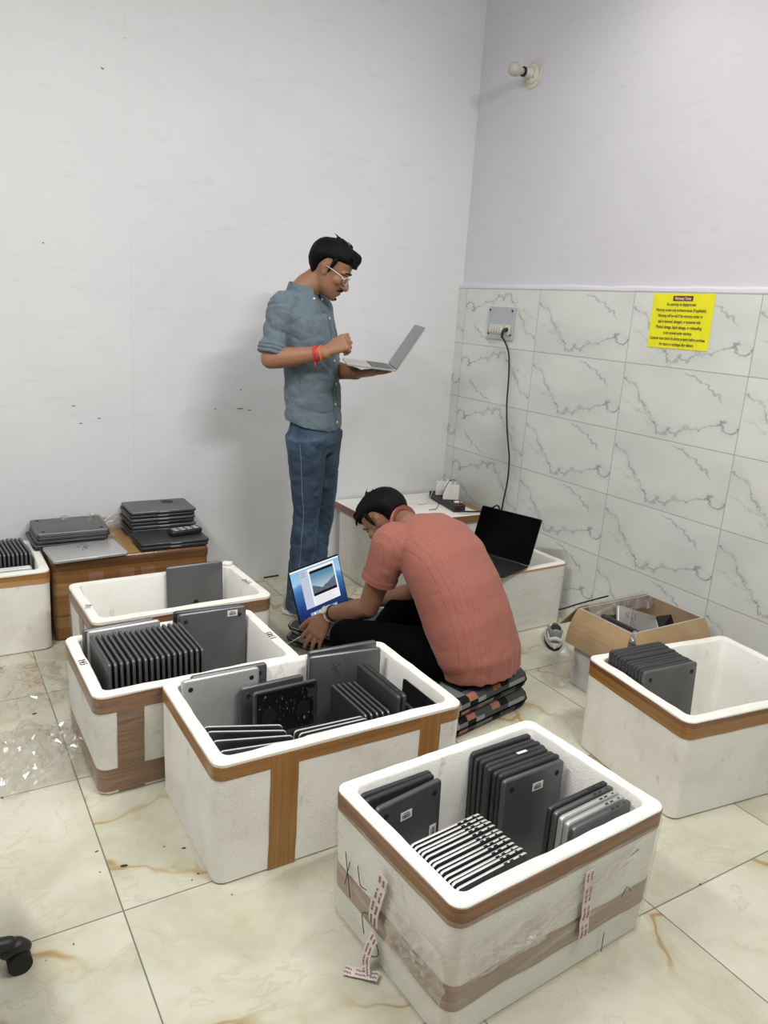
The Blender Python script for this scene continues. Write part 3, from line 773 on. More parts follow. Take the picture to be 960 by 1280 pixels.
def clampin(k, p0, p1, D, T=.016, m=.0015):
    """keep a standing laptop inside the cavity"""
    a, b = hx(k, 0.03); a -= TH+.012; b -= TH+.012
    return p0, p1
# ---- nearest box
G1 = 'laptops in the nearest wrapped box'
def fit(k, p0, p1, sz):
    """centre a laptop edge on two measured points and slide it inside the cavity"""
    W, D, T = SIZES[sz]; p0 = V(p0[0], p0[1], 0); p1 = V(p1[0], p1[1], 0); mid = (p0+p1)/2; e = (p1-p0).normalized()
    ax, ay = hx(k, .12); ax -= TH+.005; ay -= TH+.005
    ex = abs(e.x)*D/2+abs(e.y)*T/2; ey = abs(e.y)*D/2+abs(e.x)*T/2
    mid.x = max(-ax+ex, min(ax-ex, mid.x)); mid.y = max(-ay+ey, min(ay-ey, mid.y))
    return mid-e*D/2, mid+e*D/2
def put(k, a, b_, sz, label, zt=None, lean=0.0, **kw):
    dy = kw.pop('dy', 0); z = zt or ztop(sz); p0, p1 = fit(k, bloc(k, *a, z), bloc(k, *b_, z), sz); p0.y += dy; p1.y += dy
    return laptop(stand_mat(k, p0, p1, sz, lean), label, sz, **kw)
def putxy(k, p0, p1, sz, label, lean=0.0, rise=0.0, **kw):
    p0, p1 = fit(k, p0, p1, sz); return laptop(stand_mat(k, p0, p1, sz, lean, rise=rise), label, sz, **kw)
# pair at the left wall
putxy('front', (-.278, .183), (-.066, .183), 13, 'grey laptop at the rear of the pair at the left of the nearest box', body='grey_dark', group=G1)
putxy('front', (-.280, .157), (-.068, .165), 13, 'grey laptop flat behind the barcoded one, left of the nearest box', body='grey_dark', group=G1)
putxy('front', (-.276, .117), (-.064, .140), 13, 'grey laptop with barcode stickers at the left of the nearest box', lean=math.radians(2), group=G1, labels=((.100, -.014, PI/2), (.015, .080, 0)))
# big group in the middle: eight leaning one behind another
n = 8
for i in range(n):
    f = i/(n-1); y = .046+(.178-.046)*f; xo = .058+.012*f+.004*rj.uniform(-1, 1)
    lab = ('frontmost grey laptop with a barcode sticker in the centre group of the nearest box' if i == 0 else
           'rearmost grey laptop of the centre group in the nearest box' if i == n-1 else
           f'grey laptop {ORD[i]} from the front in the centre group of the nearest box')
    tt = putxy('front', (xo, y), (xo+.212, y-.004), 13, lab, lean=math.radians(1.5), rise=rj.uniform(0, .006)+.004*(i % 2), body='grey' if i == 0 else 'grey_dark', group=G1,
          labels=((.105, .012, PI/2),) if i == 0 else ())
    if i == 4:
        o = link('white_label', LM[(13, 'grey_dark')]['label'], tt)
        o.matrix_local = Matrix.Translation((SIZES[13][0]/2+.0005, .02, SIZES[13][2]*.5)) @ Matrix.Rotation(PI/2, 4, 'Y') @ Matrix.Rotation(PI/2, 4, 'Z') @ Matrix.Diagonal((.9, .4, 1, 1))
# row of silver edges along the near wall
n = 13
for i in range(n):
    f = i/(n-1); y = -.020-(.174-.020)*f
    putxy('front', (-.283, y-.003), (-.071, y+.006), '13t', f'laptop showing a silver ported edge, {ORD[i]} from the centre group in the nearest box',
          rise=rj.uniform(-.001, .004), body='silver_edge', group=G1, ports=1, feet=False)
# five by the right wall
for i in range(5):
    y = -.098-.0185*i
    putxy('front', (.072+.003*i, y-.001), (.284, y+.004), 13, f'laptop standing near the right wall of the nearest box, {ORD[i]} from the centre group',
          rise=.016-.002*i, body=('grey_dark', 'grey', 'silver', 'silver', 'grey')[i], group=G1, ports=1, feet=False)
# ---- strapped box
G2 = 'laptops in the strapped box'
k = 'middle'
putxy(k, (-.300, .25), (-.062, .25), 15, 'dull silver laptop hidden behind the bright silver one in the strapped box', body='grey', group=G2)
putxy(k, (-.345, .1715), (-.10, .1735), 15, 'bright silver laptop with black feet at the left of the strapped box', body='silver', group=G2, lean=0)
put(k, (300, 861), (380, 843), 13, 'grey laptop behind the one with the bared circuit board', group=G2, dy=-.004)
put(k, (384, 815), (471.7, 800), 16, 'grey laptop rearmost against the back wall of the strapped box', body='grey', group=G2)
put(k, (388, 822), (476, 810), 16, 'grey laptop with black handwriting at the back of the strapped box', body='grey', group=G2, lean=math.radians(3), scrawl=('base', .105, -.02, -PI/2+.2, 1.1), feet=False)
# five dark ones and three thick ones running front to back
for i in range(5):
    x = .093+.0178*i
    putxy(k, (x, .065-.004*i), (x+.004, -.145), '13t', f'dark laptop {ORD[i]} from the left in the centre row of the strapped box', rise=-.018 if False else 0, lean=math.radians(-2), body='grey_dark', group=G2, feet=False)
for i in range(2):
    x = .192+.0185*i
    putxy(k, (x, .08), (x+.002, -.16), 15, f'tall dark laptop, {("left", "right")[i]} of the two rising right of the centre row, strapped box', body='grey_dark', group=G2, feet=False, ports=1)
putxy(k, (.236, .03), (.237, -.17), 13, 'short dark laptop right of the two tall ones in the strapped box', body='grey_dark', group=G2, feet=False, ports=1)
for i, (a, b_) in enumerate((((255.5, 919), (342.7, 920.4)), ((258.5, 923.5), (348, 924)), ((266.4, 933.7), (352.6, 927.5)), ((277, 944.5), (357.5, 930)))):
    z = .31; p0 = bloc(k, *a, z); p1 = bloc(k, *b_, z); p0.y -= .006*i; p1.y -= .0135*i
    putxy(k, (p0.x-.012, p0.y), (p1.x, p1.y+.012), '13t', f'silver laptop {ORD[i]} from the back of the fanned row, front left of the strapped box', body='silver_edge', group=G2, feet=False)
for i in range(3):
    y = -.140-.0185*i
    putxy(k, (-.118+.006*i, y), (.094+.006*i, y-.008+.003*i), '13t', f'silver laptop {ORD[i]} from the back, front centre of the strapped box', body='silver_edge', group=G2, feet=False)
# ---- box at the left
G3 = 'laptops in the wide-taped box'
k = 'left'
put(k, (95.6, 787), (186, 770.6), 15, 'dull grey laptop rearmost at the back left of the wide-taped box', body='grey', group=G3)
put(k, (106.6, 789), (201, 773), 15, 'paler silver laptop just behind the long row in the wide-taped box', body='silver', group=G3, feet=False, dy=-.013)
put(k, (214, 765), (303.4, 754), 16, 'dark grey laptop behind the barcoded one in the wide-taped box', body='grey_dark', group=G3)
put(k, (222, 768), (306.6, 756), 16, 'grey laptop with a white barcode sticker at the back of the wide-taped box', body='grey', group=G3, lean=math.radians(2), labels=((.158, .072, PI/2),), dy=-.009)
n = 17
for i in range(n):
    f = i/(n-1); x = -.270+.286*f
    lab = f'grey laptop {ORD[i]} from the left in the long row of the wide-taped box' if i < n-1 else 'grey laptop at the right end of the long row in the wide-taped box'
    putxy(k, (x-.001, .105+rj.uniform(-.004, .004)), (x+.003, -.120), '15t', lab, rise=-.0+rj.uniform(0, .004), lean=math.radians(-1.0), body='grey_dark' if i % 3 else 'grey', group=G3, feet=False, ports=0)
# ---- mostly empty box
k = 'rear'
put(k, (206.6, 710), (280, 701), 15, 'single plain grey laptop standing in the mostly empty foam box', body='grey', lean=math.radians(4), feet=False)
bm = bmesh.new(); disc(bm, (.010, .0, .0012), .011, -.0012, n=20); part('round_mark', bm, M['rubber'], [o for o in COL.objects if o.get('label', '').startswith('single plain grey')][0])
# ---- box at the right
G4 = 'laptops in the box at the right edge'
k = 'right'; z = ztop(15); a0 = bloc(k, 801.8, 843.4, z); a1 = bloc(k, 870, 829, z); c0 = bloc(k, 749, 810, z)
n = 11
for i in range(n):
    f = i/(n-1); y = a0.y+(.166-a0.y)*f
    lab = ('frontmost grey laptop showing two black feet in the box at the right edge' if i == 0 else 'rearmost grey laptop in the row of the box at the right edge' if i == n-1 else
           f'grey laptop {ORD[i]} from the front in the box at the right edge')
    p0, p1 = (-.284, y), (-.043, y+.012)
    putxy(k, p0, p1, 15, lab, lean=math.radians(3 if i == 0 else 2), rise=rj.uniform(0, .004), body='grey_dark' if i else 'grey', group=G4)
# ---- box cut by the left edge
G5 = 'laptops in the box cut by the left edge'
k = 'far'
for i in range(11):
    x = .265-.0163*i
    putxy(k, (x-.016, .175), (x, -.060), '15t', f'dark laptop {ORD[i]} from the right in the box cut by the left edge', rise=rj.uniform(0, .004), body='grey_dark', group=G5, feet=False)
for i in range(2):
    putxy(k, (.06, -.100-.020*i), (.272, -.096-.020*i), 13, ('silver laptop standing crosswise before the dark row, cut by the left edge', 'front silver laptop at the near wall, box cut by the left edge')[i], body='silver', group=G5, feet=False)

# ---- stacks lying on the taped carton
def lay(cx, cy, z, rz, sz, label, flip=False, **kw):
    T = SIZES[sz][2]
    mw = Matrix.Translation((cx, cy, z)) @ Matrix.Rotation(rz, 4, 'Z')
    if flip: mw = mw @ Matrix.Translation((0, 0, T)) @ Matrix.Rotation(PI, 4, 'X')
    return laptop(mw, label, sz, **kw)
zt = CH+.0022
G6 = 'laptops stacked at the left on the taped carton'; names = ('bottom', 'second from bottom', 'third from bottom', 'top')
for i in range(4):
    lay(.562+rj.uniform(-.006, .006)-.006*(3-i), 3.588-.004*i, zt+.0182*i, rj.uniform(-.02, .02)+.01, 14, f'grey laptop lying upside down, {names[i]} in the left stack on the taped carton', flip=True, body='grey_dark' if i < 3 else 'grey', group=G6)
lay(.585, 3.349, zt, .075, 13, 'loose silver laptop with scribbles lying before the left stack on the taped carton', body='silver', notch=True, scrawl=('lid', -.01, .0, .4, 1.6))
G7 = 'laptops stacked at the right on the taped carton'
for i in range(7):
    nm = ('bottom', 'second from bottom', 'third from bottom', 'fourth from bottom', 'third from top', 'second from top', 'top')[i]
    lay(.968+rj.uniform(-.006, .006), 3.612, zt+.0172*i, rj.uniform(-.02, .02), 13, f'dark grey laptop, {nm} of the tall right stack on the taped carton', body='grey_dark' if i % 2 else 'grey', notch=True, group=G7)
for i in range(2):
    lay(.960+.004*i, 3.393, zt+.0152*i, -.012, 13, ('lower', 'upper')[i]+' of the two dark laptops lying before the tall right stack', body='grey_dark', notch=True, group='two laptops before the right stack')
bm = bmesh.new(); disc(bm, (0, 0, 0), .030, .0006, n=28)
top7 = [o for o in COL.objects if o.get('label', '').startswith('dark grey laptop, top of the tall')][0]
o = part('round_stain', bm, M['ink'], top7, label='dark oval mark on the lid'); o.location = (.055, .055, SIZES[13][2])
# small black ribbed gadget on the pair
t = thing('remote_control', 'small black ribbed gadget lying on the two dark laptops', 'gadget', TR(1.035, 3.40, zt+.0315, .18))
bm = bmesh.new(); slab(bm, .155, .060, 0, .024, .012, ((0, .006), (.2, .001), (.7, 0), (1, .006))); part('body', bm, M['black'], t)
for i in range(4):
    for j in range(2):
        bm = bmesh.new(); box(bm, -.062+.033*i, -.038+.033*i, -.022+.024*j, -.006+.024*j, .0238, .0262, .001); part('button', bm, M['panel_grey'], t)
# ------------------------------------------------------------------ laptops that are open or bared
def keyboard_parts(t, W, D, T, deck, key_col=None):
    """deck with keys and trackpad, hinge at +y"""
    bm = bmesh.new(); slab(bm, W, D, 0, T, .011, ((0, .006), (.3, .001), (1, 0)), n=4); part('base', bm, M[deck], t)
    bm = bmesh.new(); kx0, kx1, ky0, ky1 = -W*.44, W*.44, D*.02, D*.42
    box(bm, kx0-.004, kx1+.004, ky0-.004, ky1+.004, T+.0001, T+.0006); part('key_bed', bm, M['black'], t)
    bm = bmesh.new(); nr = 6; kh = (ky1-ky0)/nr
    for r in range(nr):
        nk = (12, 14, 14, 13, 12, 8)[nr-1-r]; x = kx0; 
        ws = [1]*nk
        if nk == 8: ws = [1, 1, 1, 1.2, 5, 1.2, 1, 1]
        if nk == 12: ws[0] = ws[-1] = 1.8
        if nk == 13: ws[0] = ws[-1] = 1.5
        u = (kx1-kx0)/sum(ws)
        for w_ in ws:
            box(bm, x+.0010, x+u*w_-.0010, ky0+r*kh+.001, ky0+(r+1)*kh-.001, T+.0006, T+.0016); x += u*w_
    part('keyboard', bm, M[key_col or 'key'], t, smooth=False)
    bm = bmesh.new(); slab(bm, W*.42, D*.36, T+.0001, T+.0005, .004, ((0, 0), (1, 0))); xform(bm, Matrix.Translation((0, -D*.25, 0))); part('trackpad', bm, M[deck], t)
def lid_part(t, W, D, T, ang, shell, th=.005, glass='screen_black'):
    """screen half hinged along +y; ang = opening angle; returns it with x right and y up the screen"""
    bm = bmesh.new(); slab(bm, W, D, -th, 0, .010, ((0, .002), (.4, 0), (1, 0)), n=4); xform(bm, Matrix.Translation((0, D/2, 0)))
    o = part('lid', bm, M[shell], t)
    # local: y runs up from the hinge, +z faces the user
    a = ang; ey = V(0, -math.cos(a), math.sin(a)); ez = V(0, -math.sin(a), -math.cos(a))
    o.matrix_local = frame(V(0, D/2-.002, T+.002), V(1, 0, 0), ey, ez if ez.y < 0 else -ez)
    bm = bmesh.new(); box(bm, -W*.36, W*.36, -.005, .003, -.006, .001, .001); part('hinge', bm, M['black'], o)
    bm = bmesh.new(); slab(bm, W-.004, D-.004, .0001, .0008, .009, ((0, 0), (1, 0)), n=4); xform(bm, Matrix.Translation((0, D/2, 0))); part('bezel', bm, M[glass], o)
    return o
# -- the lit one on the floor cushion
W, D, T = .352, .243, .0105
hL, hR = V(1.332, 2.762, 0), V(1.650, 2.912, 0)
ex = (hR-hL).normalized(); ey = V(-ex.y, ex.x, 0); CUZ = .118
mid = (hL+hR)/2
t = thing('open_laptop', 'open laptop with a lit blue screen on a floor cushion, before the seated man', 'laptop', frame(mid-ey*(D/2-.002)+V(0, 0, CUZ+.001), ex, ey, V(0, 0, 1)))
keyboard_parts(t, W, D, T, 'grey_dark')
LT = lid_part(t, W, D-.008, T, math.radians(109), 'grey_dark')
def srect(bm, x0, x1, y0, y1, z, mi): 
    f = bm.faces.new([bm.verts.new(p) for p in ((x0, y0, z), (x1, y0, z), (x1, y1, z), (x0, y1, z))]); f.material_index = mi
def mat_wall_paper():
    m, g = new_mat('screen_wallpaper'); x, y, z = g.xyz(g.obj())
    q = g.m('ADD', y, g.m('MULTIPLY', g.m('SUBTRACT', g.noise(g.vec(x, y, 0.0), 9, 3), .5), .05))
    rp = g.n('ValToRGB', {0: g.m('DIVIDE', q, .232)}, out=None); cr = rp.color_ramp
    for i, (p, c) in enumerate(((0, (.004, .012, .06)), (.30, (.012, .06, .25)), (.55, (.05, .18, .50)), (.66, (.16, .36, .70)), (.70, (.42, .68, .92)), (1, (.25, .58, .92)))):
        el = cr.elements[i] if i < 2 else cr.elements.new(p)
        el.position = p; el.color = (*c, 1)
    g.bsdf((0, 0, 0), .15, 0, None, Emission_Color=rp.outputs[0], Emission_Strength=.85); return m
def mat_photo():
    m, g = new_mat('screen_photograph'); x, y, z = g.xyz(g.obj())
    xn = g.m('DIVIDE', g.m('SUBTRACT', x, .030), .075)
    ridge = g.m('ADD', .118, g.m('ADD', g.m('MULTIPLY', g.m('ABSOLUTE', g.m('ADD', xn, .1)), .026), g.m('MULTIPLY', g.m('SUBTRACT', g.noise(g.vec(x, 0.0, 0.0), 40, 4), .5), .018)))
    sky = g.mix(g.sm(y, .11, .19), (.55, .72, .80), (.12, .32, .50))
    gnd = g.mix(g.noise(g.vec(x, y, 0.0), 70, 4), (.03, .05, .10), (.22, .27, .38))
    c = g.mix(g.m('GREATER_THAN', y, ridge), gnd, sky)
    g.bsdf((0, 0, 0), .15, 0, None, Emission_Color=c, Emission_Strength=.8); return m
M['scr_wall'] = mat_wall_paper(); M['scr_photo'] = mat_photo()
M['scr_white'] = mat_emit('screen_white', (.93, .93, .98), .95); M['scr_side'] = mat_emit('screen_lilac', (.62, .68, .85), .85)
M['scr_grey'] = mat_emit('screen_grey', (.4, .42, .5), .6); M['scr_black'] = mat_emit('screen_black', (.004, .004, .006), .5); M['scr_cyan'] = mat_emit('screen_cyan', (.25, .6, .9), .9)
bm = bmesh.new()
srect(bm, -.170, .170, .006, .228, .0012, 0)
srect(bm, -.170, .170, .221, .228, .0014, 1)
srect(bm, -.112, .129, .050, .215, .0015, 1); srect(bm, -.112, -.058, .050, .215, .0017, 2)
srect(bm, -.048, .119, .092, .204, .0018, 4); srect(bm, -.048, .119, .104, .192, .0020, 3)
for i in range(6): srect(bm, -.046, .10-.014*(i % 3), .084-.006*i, .0848-.006*i, .0019, 5)
for i in range(3): srect(bm, -.108, -.075, .206-.008*i, .2085-.008*i, .0019, 5)
srect(bm, -.095, .095, .012, .030, .0015, 5)
for i in range(11): srect(bm, -.090+.0168*i, -.078+.0168*i, .015, .027, .0018, (6, 1, 6, 2, 6)[i % 5])
part('display', bm, [M['scr_wall'], M['scr_white'], M['scr_side'], M['scr_photo'], M['scr_black'], M['scr_grey'], M['scr_cyan']], LT, smooth=False, recalc=False)
# white charging plug at its left edge
t2 = thing('charging_cable', 'white charging plug and lead at the left side of the lit laptop', 'cable', frame(hL-ey*.052-ex*.004+V(0, 0, CUZ+.008), ex, ey, V(0, 0, 1)))
bm = bmesh.new(); tube(bm, [(-.0015, 0, 0), (-.022, -.004, 0)], .0042, n=8); part('plug', bm, M['white_plastic'], t2)
bm = bmesh.new(); tube(bm, [(-.020, -.004, 0), (-.030, -.001, -.008), (-.032, .030, -.035), (-.022, .10, -.085), (.0, .20, -.116)], .0015, n=6, k=4); part('lead', bm, M['white_plastic'], t2)
# -- the black one on the wrapped box
W, D, T = .335, .226, .0100
hL, hR = V(2.302, 2.870, 0), V(2.406, 2.557, 0); ex = (hR-hL).normalized(); ey = V(-ex.y, ex.x, 0); mid = (hL+hR)/2
zb = BOX['wrapped'][5]+.0052
t = thing('open_laptop', 'open black laptop with dark screen on the wrapped box by the tiled wall', 'laptop', frame(mid-ey*(D/2-.002)+V(0, 0, zb), ex, ey, V(0, 0, 1)))
keyboard_parts(t, W, D, T, 'black'); LB = lid_part(t, W, D, T, math.radians(110), 'grey_dark')
# -- the one held by the standing man
W, D, T = .304, .213, .0080
nearH, farH = V(1.729, 2.749, 1.215), V(1.856, 3.026, 1.219)
ex = (nearH-farH).normalized(); ey0 = V(.909, -.417, 0); hm = (nearH+farH)/2; fm = V(1.597, 2.978, 1.232)
ey = (hm-fm); ey = (ey-ex*ey.dot(ex)).normalized(); ez = ex.cross(ey)
HELD = frame(hm-ey*(D/2-.002)-ez*(T+.002), ex, ey, ez)
t = thing('open_laptop', 'silver laptop held open in mid-air by the standing man', 'laptop', HELD)
keyboard_parts(t, W, D, T, 'silver', 'grey'); LH = lid_part(t, W, .208, T, math.radians(118), 'silver', glass='screen_off')
# -- the one with the bared circuit board
k = 'middle'; z = ztop(13); p0, p1 = fit(k, bloc(k, 317, 865, z), bloc(k, 394, 847.5, z), 13)
W, D, T = SIZES[13]
t = thing('opened_laptop', 'laptop without its bottom cover, black circuit board bared, in the strapped box', 'laptop', stand_mat(k, V(p0.x, p0.y-.016, 0), V(p1.x, p1.y-.016, 0), 13, math.radians(2)))
bm = bmesh.new(); pr = None
for z_, i_ in ((T, 0), (.0016, 0), (.0016, .0035), (.006, .0038)):
    rg = ring(bm, [(x, y, z_) for x, y in rrect(W/2-i_, D/2-i_, .010-i_, 4)])
    if pr: bridge(bm, pr, rg)
    else: cap(bm, rg)
    pr = rg
cap(bm, pr); part('chassis', bm, M['grey'], t)
bm = bmesh.new(); box(bm, W*.02, W*.47, -D*.45, D*.45, .0042, .0058)
rr = random.Random(11)
for mi_, cnt, sz_ in ((1, 70, .010), (2, 12, .005), (3, 8, .009)):
    for _ in range(cnt):
        a = rr.uniform(W*.03, W*.45); b_ = rr.uniform(-D*.43, D*.43); s1, s2 = rr.uniform(.15, 1)*sz_, rr.uniform(.15, 1)*sz_*.6
        box(bm, a-s1/2, a+s1/2, b_-s2/2, b_+s2/2, .0026+rr.uniform(0, .001), .0043, 0, mi_)
part('logic_board', bm, [M['pcb'], M['chip'], M['copper'], M['silver']], t, smooth=False)
bm = bmesh.new(); box(bm, W*.10, W*.30, D*.438, D*.462, .0026, .005); box(bm, W*.33, W*.42, D*.34, D*.45, .0026, .005); part('heat_sink', bm, M['chip'], t)
for s in (-1, 1):
    bm = bmesh.new(); disc(bm, (W*.22, s*D*.27, .0040), .024, -.0012, n=24); disc(bm, (W*.22, s*D*.27, .0030), .008, -.0008, n=14); part('fan', bm, M['black'], t)
for i in range(4):
    bm = bmesh.new(); box(bm, -W*.46, -W*.02, -D*.44+i*D*.222, -D*.44+i*D*.222+D*.205, .0028, .0056, .0008); part('battery', bm, M['black'], t)
# -- top case with keyboard leaning at the right wall of the strapped box
ax, ay = hx('middle', .2); xw = ax-TH-.012
t = thing('keyboard_panel', 'loose laptop top case, black keys showing, against the right wall of the strapped box', 'keyboard',
          bmat('middle') @ frame(V(xw, -.100, FT+.004+.152), V(0, 0, 1), V(0, -1, 0), V(-1, 0, 0)) @ Matrix.Rotation(PI, 4, 'Z') if False else bmat('middle') @ frame(V(xw, -.098, FT+.004+.154), V(0, 0, -1), V(0, -1, 0), V(-1, 0, 0)))
keyboard_parts(t, .304, .205, .006, 'black')
# dark laptop lying inside the wrapped box, rising to the rim
for i, (x_, lab) in enumerate(((.225, 'dark laptop inside the wrapped box, just behind the open black laptop'), (.200, 'second dark laptop inside the wrapped box under the open black laptop'))):
    laptop(bmat('wrapped') @ frame(V(x_-.03, .02-.0, FT+.003+.1065+.0), V(0, 1, 0), V(0, 0, 1), V(1, 0, 0)), lab, 13, body='grey_dark', group='laptops in the wrapped box')

# ------------------------------------------------------------------ cardboard box with folded-out flaps
t = thing('cardboard_box', 'brown cardboard box with flaps folded out, by the tiled wall', 'box', TR(2.452, 1.925, 0, .0))
hw_, hd_, hh_ = .205, .138, .335
bm = bmesh.new(); pr = None
for z_, i_ in ((0, .004), (.004, 0), (hh_, 0), (hh_, .004), (.012, .004)):
    rg = ring(bm, [(sx*(hw_-i_), sy*(hd_-i_), z_) for sx, sy in ((1, 1), (-1, 1), (-1, -1), (1, -1))])
    if pr: bridge(bm, pr, rg)
    else: cap(bm, rg)
    pr = rg
cap(bm, pr); part('carton', bm, M['carton_grey'], t, smooth=False)
bm = bmesh.new(); pr = None
for z_, i_ in ((hh_-.09, .0052), (hh_-.001, .0052), (hh_-.001, .0066), (hh_-.09, .0066)):
    rg = ring(bm, [(sx*(hw_-i_), sy*(hd_-i_), z_) for sx, sy in ((1, 1), (-1, 1), (-1, -1), (1, -1))])
    if pr: bridge(bm, pr, rg)
    else: r0 = rg
    pr = rg
bridge(bm, pr, r0); part('lining', bm, M['cardboard_in'], t, smooth=False)
def flap(name, a, b_, out, drop, flare, th=.004, warp=.0):
    """cardboard flap hinged on the edge a-b, folded out and down"""
    bm = bmesh.new(); a, b_, out = V(*a), V(*b_), Vector(out).normalized(); nrm = None; n = 6; e = (b_-a).normalized()
    d = (out*flare-V(0, 0, 1)*drop); L = d.length; d.normalize(); nn = out*drop+V(0, 0, 1)*flare; nn.normalize()
    rows = []
    for j in range(n+1):
        f = j/n; c = d*L*f+nn*(.004+.012*math.sin(PI*f)*warp); w0 = a+c+out*.001-e*(.020*f); w1 = b_+c+out*.001+e*(.020*f)
        rows.append(ring(bm, [w0, w1, w1+nn*th, w0+nn*th]))
    for p, q in zip(rows, rows[1:]): bridge(bm, p, q)
    cap(bm, rows[0]); cap(bm, rows[-1]); part(name, bm, M['cardboard'], t, smooth=False)
flap('flap', (-hw_, hd_, hh_), (-hw_, -hd_, hh_), (-1, 0, 0), .150, .030, warp=1)
flap('flap', (-hw_, -hd_, hh_), (hw_, -hd_, hh_), (0, -1, 0), .135, .040, warp=1)
flap('flap', (hw_, hd_, hh_), (-hw_, hd_, hh_), (0, 1, 0), .10, .075)
bm = bmesh.new(); tube(bm, [(-hw_-.02, -hd_-.02, hh_-.012), (-hw_+.006, -hd_-.006, hh_+.002), (-hw_+.02, -hd_+.01, hh_-.05)], [.014, .012, .010], n=8, k=5)
for v in bm.verts: v.co += V(1, 1, 1)*.005*noise.noise(v.co*80)
part('film_knot', bm, M['film_white'], t)
bm = bmesh.new(); pr = None
for i in range(23):
    x = -hw_+.02+(2*hw_-.03)*i/22; q = noise.noise(V(x*24, 1, 2)); q2 = noise.noise(V(x*24, 5, 2))
    rg = ring(bm, [(x, hd_-.05+.01*q2, hh_-.03+.012*q), (x, hd_-.02, hh_+.012+.014*q), (x, hd_+.012, hh_+.012+.012*q2), (x, hd_+.03, hh_-.02+.01*q)])
    if pr:
        for j in range(3): bm.faces.new((pr[j], pr[j+1], rg[j+1], rg[j]))
    pr = rg
part('plastic_film', bm, M['film_white'], t, smooth=False)
bm = bmesh.new(); pr = None
for i in range(13):
    x = .02+(hw_-.035)*i/12; q = noise.noise(V(x*30, 1, 9))
    rg = ring(bm, [(x, hd_-.010, hh_-.03+.006*q), (x, hd_-.012, hh_+.004), (x, hd_-.014, hh_+.003), (x, hd_-.013, hh_-.03+.006*q)])
    if pr: bridge(bm, pr, rg)
    else: cap(bm, rg)
    pr = rg
cap(bm, pr); part('packing_tape', bm, M['tape_dark'], t)
CB = TR(2.452, 1.925, 0)
laptop(CB @ frame(V(-hw_+.056, -.008, .166), V(.17, 0, .985).normalized(), V(0, -1, 0), V(.17, 0, .985).normalized().cross(V(0, -1, 0))), 'dark laptop standing on edge along the left wall of the cardboard box', 13, body='grey_dark', feet=False)
laptop(CB @ frame(V(.070, .055, .195), V(.94, .0, -.34).normalized(), V(.31, .42, .85).normalized(), V(.94, 0, -.34).normalized().cross(V(.31, .42, .85).normalized())) @ Matrix.Rotation(0, 4, 'Z'), 'silver laptop with black handwriting lying aslant in the cardboard box', 13, body='silver', feet=False, scrawl=('lid', -.07, .0, .6, 2.4))
bm = bmesh.new(); slab(bm, .09, .06, 0, .006, .004, ((0, 0), (1, 0)))
o = link('black_card', mesh_from(bm, 'black_card', M['screen_off']), None, CB @ frame(V(.105, -.040, .290), V(.9, 0, -.1).normalized(), V(.05, .55, .83).normalized(), V(.0, -.83, .55)))
tag(o, 'small black card with white flecks leaning in the front of the cardboard box', 'card')

# ------------------------------------------------------------------ things on the tiled wall
def wall_frame(y, z, off=0): return frame(V(WT-off, y, z), V(0, -1, 0), V(0, 0, 1), V(-1, 0, 0))     # x right, y up, z out of the wall
y0s, y1s, z0s, z1s = at_x(819, 366, WT).y, at_x(896, 369, WT).y, at_x(811, 433, WT).z, at_x(819, 366, WT).z
SW, SH = y0s-y1s, z1s-z0s
t = thing('warranty_sign', 'yellow sticker sign of black warranty terms high on the tiled wall', 'sign', wall_frame((y0s+y1s)/2, z0s, .0008) @ Matrix.Rotation(.012, 4, 'Z'))
bm = bmesh.new(); box(bm, -SW/2, SW/2, 0, SH, 0, .0012); part('sheet', bm, M['yellow'], t, smooth=False)
bm = bmesh.new(); box(bm, -.049, .049, SH*.862, SH*.955, .0012, .0018); part('title_panel', bm, M['maroon'], t, smooth=False)
FNT = bpy.data.fonts.get('Bfont')
def text(body, h, wmax, loc, mat, parent, name='text_line', bold=.0):
    c = bpy.data.curves.new('txt', 'FONT'); c.body = body; c.align_x = 'CENTER'; c.size = 1; c.extrude = .0; c.offset = bold; c.resolution_u = 3
    o = bpy.data.objects.new('txt', c); COL.objects.link(o); dg = bpy.context.evaluated_depsgraph_get(); dg.update()
    me = bpy.data.meshes.new_from_object(o.evaluated_get(dg)); bpy.data.objects.remove(o); bpy.data.curves.remove(c)
    xs = [v.co.x for v in me.vertices]; w_ = max(xs)-min(xs); sx = wmax/w_
    for v in me.vertices: v.co = V(v.co.x*sx, v.co.y*h*1.35, 0)
    me.materials.clear(); me.materials.append(M[mat]); q = link(name, me, parent); q.location = loc
    return q
text('Warranty Terms', .0120, .080, (0, SH*.885, .0022), 'label', t, 'title', .022)
LINES = [('No warranty on display/screen.', .145), ('Warranty covers only hardware issues (if applicable).', .250), ('Warranty will be void if the warranty sticker or', .222), ('seal is removed, damaged, or tampered with.', .212),
         ('Physical damage, liquid damage, or mishandling', .226), ('is not covered under warranty.', .142), ('Customer must check the device properly before purchase.', .276), ('No return or exchange after delivery', .172)]
for i, (s, w_) in enumerate(LINES): text(s, .0135, w_, (-.004, SH*(.775-.1035*i), .0016), 'ink', t, bold=.022)
